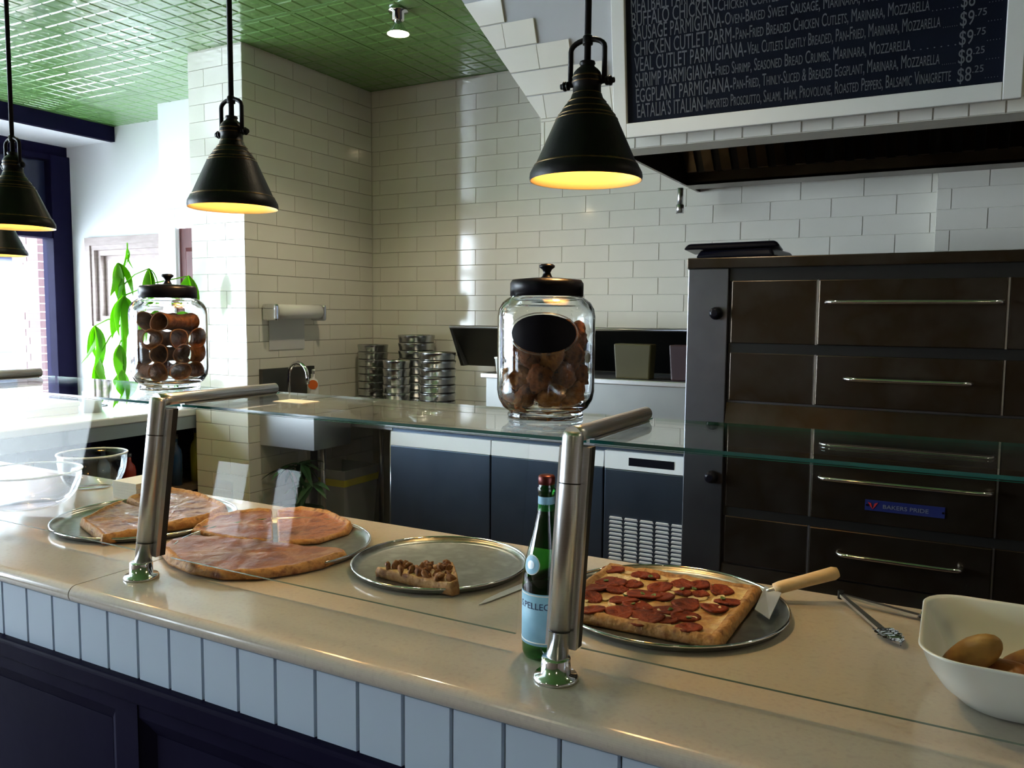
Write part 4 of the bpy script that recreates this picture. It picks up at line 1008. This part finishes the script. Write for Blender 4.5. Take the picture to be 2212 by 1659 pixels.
ps = thing('pizza_server', 'triangular pizza server with pale wooden handle on the pan rim', 'server', at_z(1670, 1290, 1.02))
bl = [at_z(x, y, z) for x, y, z in ((1652, 1268, 1.022), (1688, 1282, 1.026), (1662, 1338, 1.0135), (1630, 1318, 1.0135))]
MB().prism(bl, (0, 0, .0018)).build('blade', mat('server_steel', (.50, .53, .58), .4, .8), ps)
h0, h1 = at_z(1672, 1272, 1.028), at_z(1810, 1236, 1.065); hd_ = (h1-h0)
MB().tube([h0-hd_*.12, h0+hd_*.06], .004, 8).build('tang', STEEL, ps)
MB().tube([h0, h0+hd_*.1, h0+hd_*.5, h0+hd_*.93, h1], [.0105, .0125, .0125, .0135, .010], 14).build('handle', WOODH, ps)
tg = thing('tongs', 'steel serving tongs with scalloped tips lying beside white bowl', 'tongs', at_z(1860, 1310, ZT))
apex = at_z(1816, 1288, 1.012); e1 = at_z(1905, 1358, 1.010); e2 = at_z(1985, 1328, 1.010)
for e_, nm in ((e1, 'arm'), (e2, 'arm')):
    d_ = e_-apex; d_.z = 0; pr = Vector((-d_.y, d_.x, 0)).normalized(); m = MB()
    z_ = Vector((0, 0, .0)); a_, b_ = apex, Vector((e_.x, e_.y, 1.0055))
    m.hexa([a_-pr*.004, a_+pr*.004, a_+pr*.004+Vector((0,0,.006)), a_-pr*.004+Vector((0,0,.006)), b_-pr*.007, b_+pr*.007, b_+pr*.007+Vector((0,0,.005)), b_-pr*.007+Vector((0,0,.005))]); m.build(nm, STEEL, tg)
    # scalloped spoon end
    u_ = d_.normalized(); m = MB(); n = 14; vs = []
    for i in range(n+1):
        t_ = i/n; wv = .021*math.sin(pi*(.25+.75*t_))**.6 if t_ < 1 else .002; wv *= 1+.16*sin(t_*32)
        for s_, zz in ((-1, .0065), (-.5, .001), (0, 0), (.5, .001), (1, .0065)): vs.append(b_+u_*(t_*.066)+pr*s_*wv+Vector((0, 0, zz)))
    k_ = len(vs); vs += [v-Vector((0, 0, .0012)) for v in vs]; fs = []
    for i in range(n):
        for q in range(4):
            f_ = (i*5+q, (i+1)*5+q, (i+1)*5+q+1, i*5+q+1); fs += [f_, tuple(x_+k_ for x_ in f_[::-1])]
    m.add(vs, fs, 0, True); m.build('scalloped_tip', CHROME, tg)
    for i in range(5):
        q0 = b_+u_*(.008+i*.009); pass
        MB().hexa([q0-pr*.014+Vector((0,0,.006)), q0+pr*.014+Vector((0,0,.006)), q0+pr*.014+u_*.003+Vector((0,0,.006)), q0-pr*.014+u_*.003+Vector((0,0,.006)),
                   q0-pr*.013+Vector((0,0,.009)), q0+pr*.013+Vector((0,0,.009)), q0+pr*.013+u_*.003+Vector((0,0,.009)), q0-pr*.013+u_*.003+Vector((0,0,.009))]).build('ridge', CHROME, tg)
MB().tube([apex+Vector((0, 0, -.005)), apex+Vector((0, 0, .012))], .006, 10).build('hinge_pin', DARKM, tg)

# ------------------------------------------------------------------ water bottle
bc_ = at_z(1181, 1423, ZT); bc_ = Vector((bc_.x-.010, bc_.y+.012, ZT)); bt = thing('water_bottle', 'green glass mineral water bottle with light blue labels', 'bottle', bc_)
S = 1.0
prof = [(0, .004), (.030, .001), (.036, .004), (.0385, .012), (.0390, .03), (.0390, .125), (.038, .145), (.034, .170), (.027, .198), (.020, .225), (.0155, .248), (.0138, .265), (.0138, .282), (.0150, .284), (.0150, .289), (.0132, .291), (.0132, .297)]
MB().lathe(prof, bc_, 36).build('glass_body', GREENG, bt)
MB().lathe([(.0137, .296), (.0143, .297), (.0143, .308), (.012, .311), (0, .311)], bc_, 20).build('cap', mat('dark_red_cap', (.10, .015, .012), .35, .6), bt)
lb = MB().lathe([(.0392, .030), (.0395, .030), (.0395, .118), (.0392, .118)], bc_, 40).build('body_label', BLABEL, bt)
MB().lathe([(.0148, .252), (.0141, .256), (.0139, .276)], bc_, 24).build('neck_label', BLABEL, bt)
th0 = math.atan2(-bc_.y, -bc_.x)-.75
def wrap(r, z0, th):
    return lambda c: bc_+Vector((cos(th+c.x/r)*(r+c.z), sin(th+c.x/r)*(r+c.z), z0+c.y))
text_part('label_lettering', text_mesh('S.PELLEGRINO', .0155, False, .0002, 'CENTER'), wrap(.0397, .092, th0+.68), TEXTB, lb)
for z_ in (.034, .114): MB().lathe([(.0394, z_), (.0398, z_), (.0398, z_+.002), (.0394, z_+.002)], bc_, 40).build('label_border', PAPER, lb)
m = MB(); n = 24; P = []
def onb(th, z_):
    for (r0, z0), (r1, z1) in zip(prof, prof[1:]):
        if z0 <= z_ <= z1: r = r0+(r1-r0)*(z_-z0)/max(1e-6, z1-z0); break
    return bc_+Vector((cos(th)*(r+.0006), sin(th)*(r+.0006), z_))
for nm, rad_, mm, d_ in (('shoulder_label', .0165, PAPER, 0), ('shoulder_label', .0150, BLABEL, .0004), ('star_disc', .007, mat('silver_star', (.45, .5, .55), .4, .4), .0008)):
    m = MB(); P = [onb(th0, .165)+Vector((cos(th0), sin(th0), 0))*d_]
    for f_ in (.5, 1.):
        for k in range(n):
            a = 2*pi*k/n; th = th0+cos(a)*rad_*f_/.034; q = onb(th, .165+sin(a)*rad_*f_); P.append(q+Vector((cos(th), sin(th), 0))*d_)
    fs = [(0, 1+k, 1+(k+1) % n) for k in range(n)]+[(1+k, 1+n+k, 1+n+(k+1) % n, 1+(k+1) % n) for k in range(n)]
    m.add(P, fs, 0, True); m.build(nm, mm, bt)

# ------------------------------------------------------------------ white bowl with potatoes
def rsq(c, hx, hy, r, z, n=10):
    pts = []
    for (sx_, sy_, a0) in ((1, 1, 0), (-1, 1, pi/2), (-1, -1, pi), (1, -1, 3*pi/2)):
        for q in range(n+1):
            a = a0+pi/2*q/n; pts.append(Vector((c[0]+sx_*(hx-r)+r*cos(a), c[1]+sy_*(hy-r)+r*sin(a), z)))
    return pts
bc2 = (.135, 1.425); wbw = thing('serving_bowl', 'square white serving bowl holding roast potatoes', 'bowl', (bc2[0], bc2[1], ZT))
lay = [(.085, .002), (.092, .0), (.105, .006), (.127, .03), (.146, .062), (.157, .092), (.161, .096), (.159, .098), (.154, .094), (.141, .062), (.122, .033), (.10, .012), (.08, .008)]
m = MB(); rings = [rsq(bc2, a, a, min(a*.62, .062), ZT+z_) for a, z_ in lay]; n = len(rings[0])
vs = [p for r in rings for p in r]; fs = [(i*n+k, i*n+(k+1) % n, (i+1)*n+(k+1) % n, (i+1)*n+k) for i in range(len(rings)-1) for k in range(n)]
fs += [tuple(range(n))[::-1], tuple((len(rings)-1)*n+k for k in range(n))]
m.add(vs, fs, 0, True); m.sm[-1] = m.sm[-2] = False; m.build('shell', WHITE, wbw)
POT = mat('roast_potato', (.26, .125, .022), .5, var=[(.34, .18, .04), (.17, .06, .012)], vscale=22, bump=.3, bscale=40)
POT2 = mat('saucy_potato', (.22, .07, .012), .4, var=[(.28, .10, .02), (.14, .035, .008)], vscale=22, bump=.3, bscale=40)
def spud(seed):
    rd = random.Random(seed); o_ = Vector((rd.uniform(0, 30),)*3); m = MB()
    m.lathe([(max(.0004, .024*sin(pi*i/12)), -.042*cos(pi*i/12)) for i in range(13)], (0, 0, 0), 18, fn=lambda q: Vector((q.x, q.y*.8, q.z))*(1+.16*noise.noise(q*25+o_)))
    return m
for i, (x, y, z, rot_, mm, lab) in enumerate(((.045, 1.40, .062, (.5, .7, .3), POT, 'pale roast potato leaning against the side of the white bowl'), (.105, 1.385, .046, (1.5, .2, .9), POT2, 'browned roast potato lying low beside the pale one'),
        (.165, 1.395, .046, (1.5, .1, 1.7), POT2, 'saucy roast potato in the middle of the white bowl'), (.222, 1.40, .046, (1.45, 0, .4), POT2, 'saucy roast potato on the far side of the white bowl'),
        (.13, 1.465, .046, (1.5, 0, 2.3), POT, 'roast potato at the back of the white bowl'), (.20, 1.475, .046, (1.5, 0, .2), POT2, 'roast potato in the rear corner of the white bowl'))):
    me = spud(30+i).mesh('roast_potato', [mm]); o = bpy.data.objects.new('roast_potato', me); C.objects.link(o); o.location = (x, y, ZT+z); o.rotation_euler = rot_; o.scale = (1.05, 1.1, 1.35); tag(o, lab, 'potato', 'potatoes in the white bowl')

# ------------------------------------------------------------------ things at the street end of the counter
def clear_bowl(c, r, h, label, rim=.006):
    m = MB(); c = Vector(c)
    pr = [(0, 0), (r*.5, 0)]+[(r*(.5+.5*sin(pi/2*q/7)), h*(1-cos(pi/2*q/7))) for q in range(1, 8)]
    inn_ = [(a-.003 if a > .01 else 0, z+.003) for a, z in pr[::-1]]
    t = thing('plastic_bowl', label, 'bowl', c)
    m.lathe(pr+inn_, c, 40); m.build('shell', PLAST, t)
    n = 48; MB().tube([c+Vector((cos(2*pi*k/n)*r, sin(2*pi*k/n)*r, h)) for k in range(n+1)], .0028, 8, cap=False).build('rim', mat('frosted_rim', (.75, .80, .85), .12, coat=.5), t)
    return t
clear_bowl((-2.40, 1.405, ZT), .145, .105, 'wide clear plastic bowl on the counter by the street window')
clear_bowl((-2.47, 1.66, ZT), .105, .115, 'smaller clear plastic bowl behind the wide clear one')
for k in range(6):
    o = tag(MB().box((-2.285, 1.60, ZT+k*.009), (-2.175+.002*(k % 2), 1.715, ZT+.0085+k*.009)).build('paper_napkin', PAPER, None, None, (-2.23, 1.66, ZT+k*.009)), 'white paper napkin pad in the low stack beside the clear bowls', 'napkin', 'stack of napkins')
ah = thing('acrylic_holder', 'small clear acrylic card holder at the back of the worktop', 'holder', (-1.96, 1.75, ZT))
MB().box((-1.995, 1.748, ZT), (-1.925, 1.752, ZT+.062)).build('upright', PLAST, ah)
MB().box((-1.995, 1.715, ZT), (-1.925, 1.748, ZT+.003)).build('foot', PLAST, ah)
cq = at_z(640, 868, ZS); o = tag(MB().box((cq.x-.045, cq.y-.03, ZS), (cq.x+.045, cq.y+.03, ZS+.0015)).build('paper_card', PAPER, None, None, (cq.x, cq.y, ZS)), 'white paper card lying flat on the glass shelf', 'card')
# on the return counter
bxw = [(-4.72, 2.05, .20, .22, .16, 'bright white pastry box on the return counter, taller of two'), (-4.55, 2.72, .34, .30, .07, 'low wide white cake box on the return counter')]
for (x, y, a, b, h, lab) in bxw:
    t = thing('pastry_box', lab, 'box', (x, y, ZT)); bevel(MB().box((x-a/2, y-b/2, ZT), (x+a/2, y+b/2, ZT+h*.93)).build('base', PAPER, t), .004); bevel(MB().box((x-a/2-.006, y-b/2-.006, ZT+h*.6), (x+a/2+.006, y+b/2+.006, ZT+h)).build('lid', CASING, t), .004)
for i, (x, y) in enumerate(((-4.36, 2.94), (-4.16, 3.3))):
    t = thing('steel_canister', ('steel canister on the return counter beside the plant pot', 'steel canister on the return counter close to the tiled pier')[i], 'canister', (x, y, ZT))
    MB().lathe([(0, 0), (.05, 0), (.05, .11), (.052, .112), (.052, .12), (0, .122)], (x, y, ZT), 24).build('body', STEEL, t)
    MB().lathe([(.052, .12), (.03, .135), (.01, .138), (.01, .148), (0, .15)], (x, y, ZT), 24).build('lid', STEEL, t)
rnd = random.Random(3)
bcols = [((.02, .06, .14), 'dark blue'), ((.40, .36, .03), 'yellow'), ((.10, .04, .03), 'brown'), ((.03, .10, .12), 'teal'), ((.25, .27, .30), 'grey'), ((.02, .03, .07), 'navy'), ((.30, .03, .02), 'red'), ((.05, .09, .16), 'slate blue')]
def shelf_bottle(x, y, z, h, r, col, cn, lab):
    t = thing('shelf_bottle', lab, 'bottle', (x, y, z), 'bottles on the open shelf')
    MB().lathe([(0, 0), (r, 0), (r, h*.6), (r*.85, h*.7), (r*.35, h*.8), (r*.33, h*.93), (0, h*.93)], (x, y, z), 18).build('body', mat(cn.replace(' ', '_')+'_bottle', col, .25, coat=.4), t)
    MB().lathe([(r*.4, h*.92), (r*.4, h), (0, h)], (x, y, z), 14).build('cap', mat('dark_cap', (.04, .04, .05), .4), t)
i = 0
for y, ci, h in ((1.92, 0, .26), (2.05, 4, .30), (2.18, 5, .27), (2.31, 6, .24), (2.44, 3, .29), (2.68, 0, .27), (2.84, 7, .30), (3.0, 6, .24), (3.16, 5, .29), (3.32, 0, .31), (3.47, 1, .33)):
    col, cn = bcols[ci]; side = 'dividing upright' if y < 2.6 else 'tiled pier'
    lab = '%s bottle on the upper shelf of the return counter%s' % (cn, {0: ' near the worktop', 5: ' just past the divider', 2: ' near the worktop', 3: ' before the divider', 8: ' past the divider', 7: ' past the divider', 9: ' next to the yellow one'}.get(i, ''))
    shelf_bottle(-4.13, y, .53, h, .036, col, cn, lab); i += 1
for y, ci, h in ((1.98, 3, .3), (2.2, 0, .3), (2.42, 7, .3), (2.75, 4, .28), (3.0, 2, .3)):
    col, cn = bcols[ci]; shelf_bottle(-4.15, y, .11, h, .045, col, cn, 'squat %s bottle on the bottom shelf of the return counter' % cn)

# trailing money plant on the return counter
pb = Vector((-4.62, 3.16, ZT)); mp_ = thing('money_plant', 'bright green palmate-leaved plant in glass vase before the square window', 'plant', pb)
MB().lathe([(0, 0), (.05, 0), (.06, .05), (.055, .11), (.052, .11), (.055, .05), (.046, .005), (0, .005)], pb, 24).build('vase', JARG, mp_)
def pl(x, y, d=0.): return at_y(x, y, 3.16+d)
m = MB()
def stemline(P, r): m.tube(P, r, 8)
s0 = pl(268, 840); st = [pb+Vector((0, 0, .02)), pl(266, 800), pl(268, 740), pl(266, 690), pl(262, 640), pl(262, 600), pl(275, 545), pl(275, 525)]
stemline(st, [.014, .014, .016, .017, .013, .008, .005, .003])
cl = [(255, 568, 6), (322, 580, 5), (408, 596, 5), (268, 640, 5), (205, 704, 5), (212, 772, 5), (258, 745, 4), (262, 798, 4), (275, 536, 2)]
root = [(262, 610), (262, 620), (265, 640), (262, 650), (262, 690), (262, 700), (265, 740), (266, 790), (275, 530)]
for (x, y, _), (rx, ry) in zip(cl, root):
    a, b = pl(rx, ry), pl(x, y, -.05); stemline([a, (a+b)/2+Vector((0, 0, .02)), b], [.005, .004, .003])
m.build('stems', LEAF, mp_)
lfs = [leaf_mesh(.25, .036, .45, 'leaflet', LEAF), leaf_mesh(.20, .032, .7, 'leaflet', LEAF)]
rnd = random.Random(2)
for (x, y, n) in cl:
    b = pl(x, y, -.05)
    for k in range(n):
        o = bpy.data.objects.new('leaflet', lfs[k % 2]); C.objects.link(o); o.parent = mp_; o.location = b-pb
        o.rotation_euler = (rnd.uniform(-.5, .5), rnd.uniform(.7, 1.45), rnd.uniform(-.9, 4.0)); s_ = rnd.uniform(.75, 1.1)*(.45 if n == 2 else 1); o.scale = (s_, s_, s_)
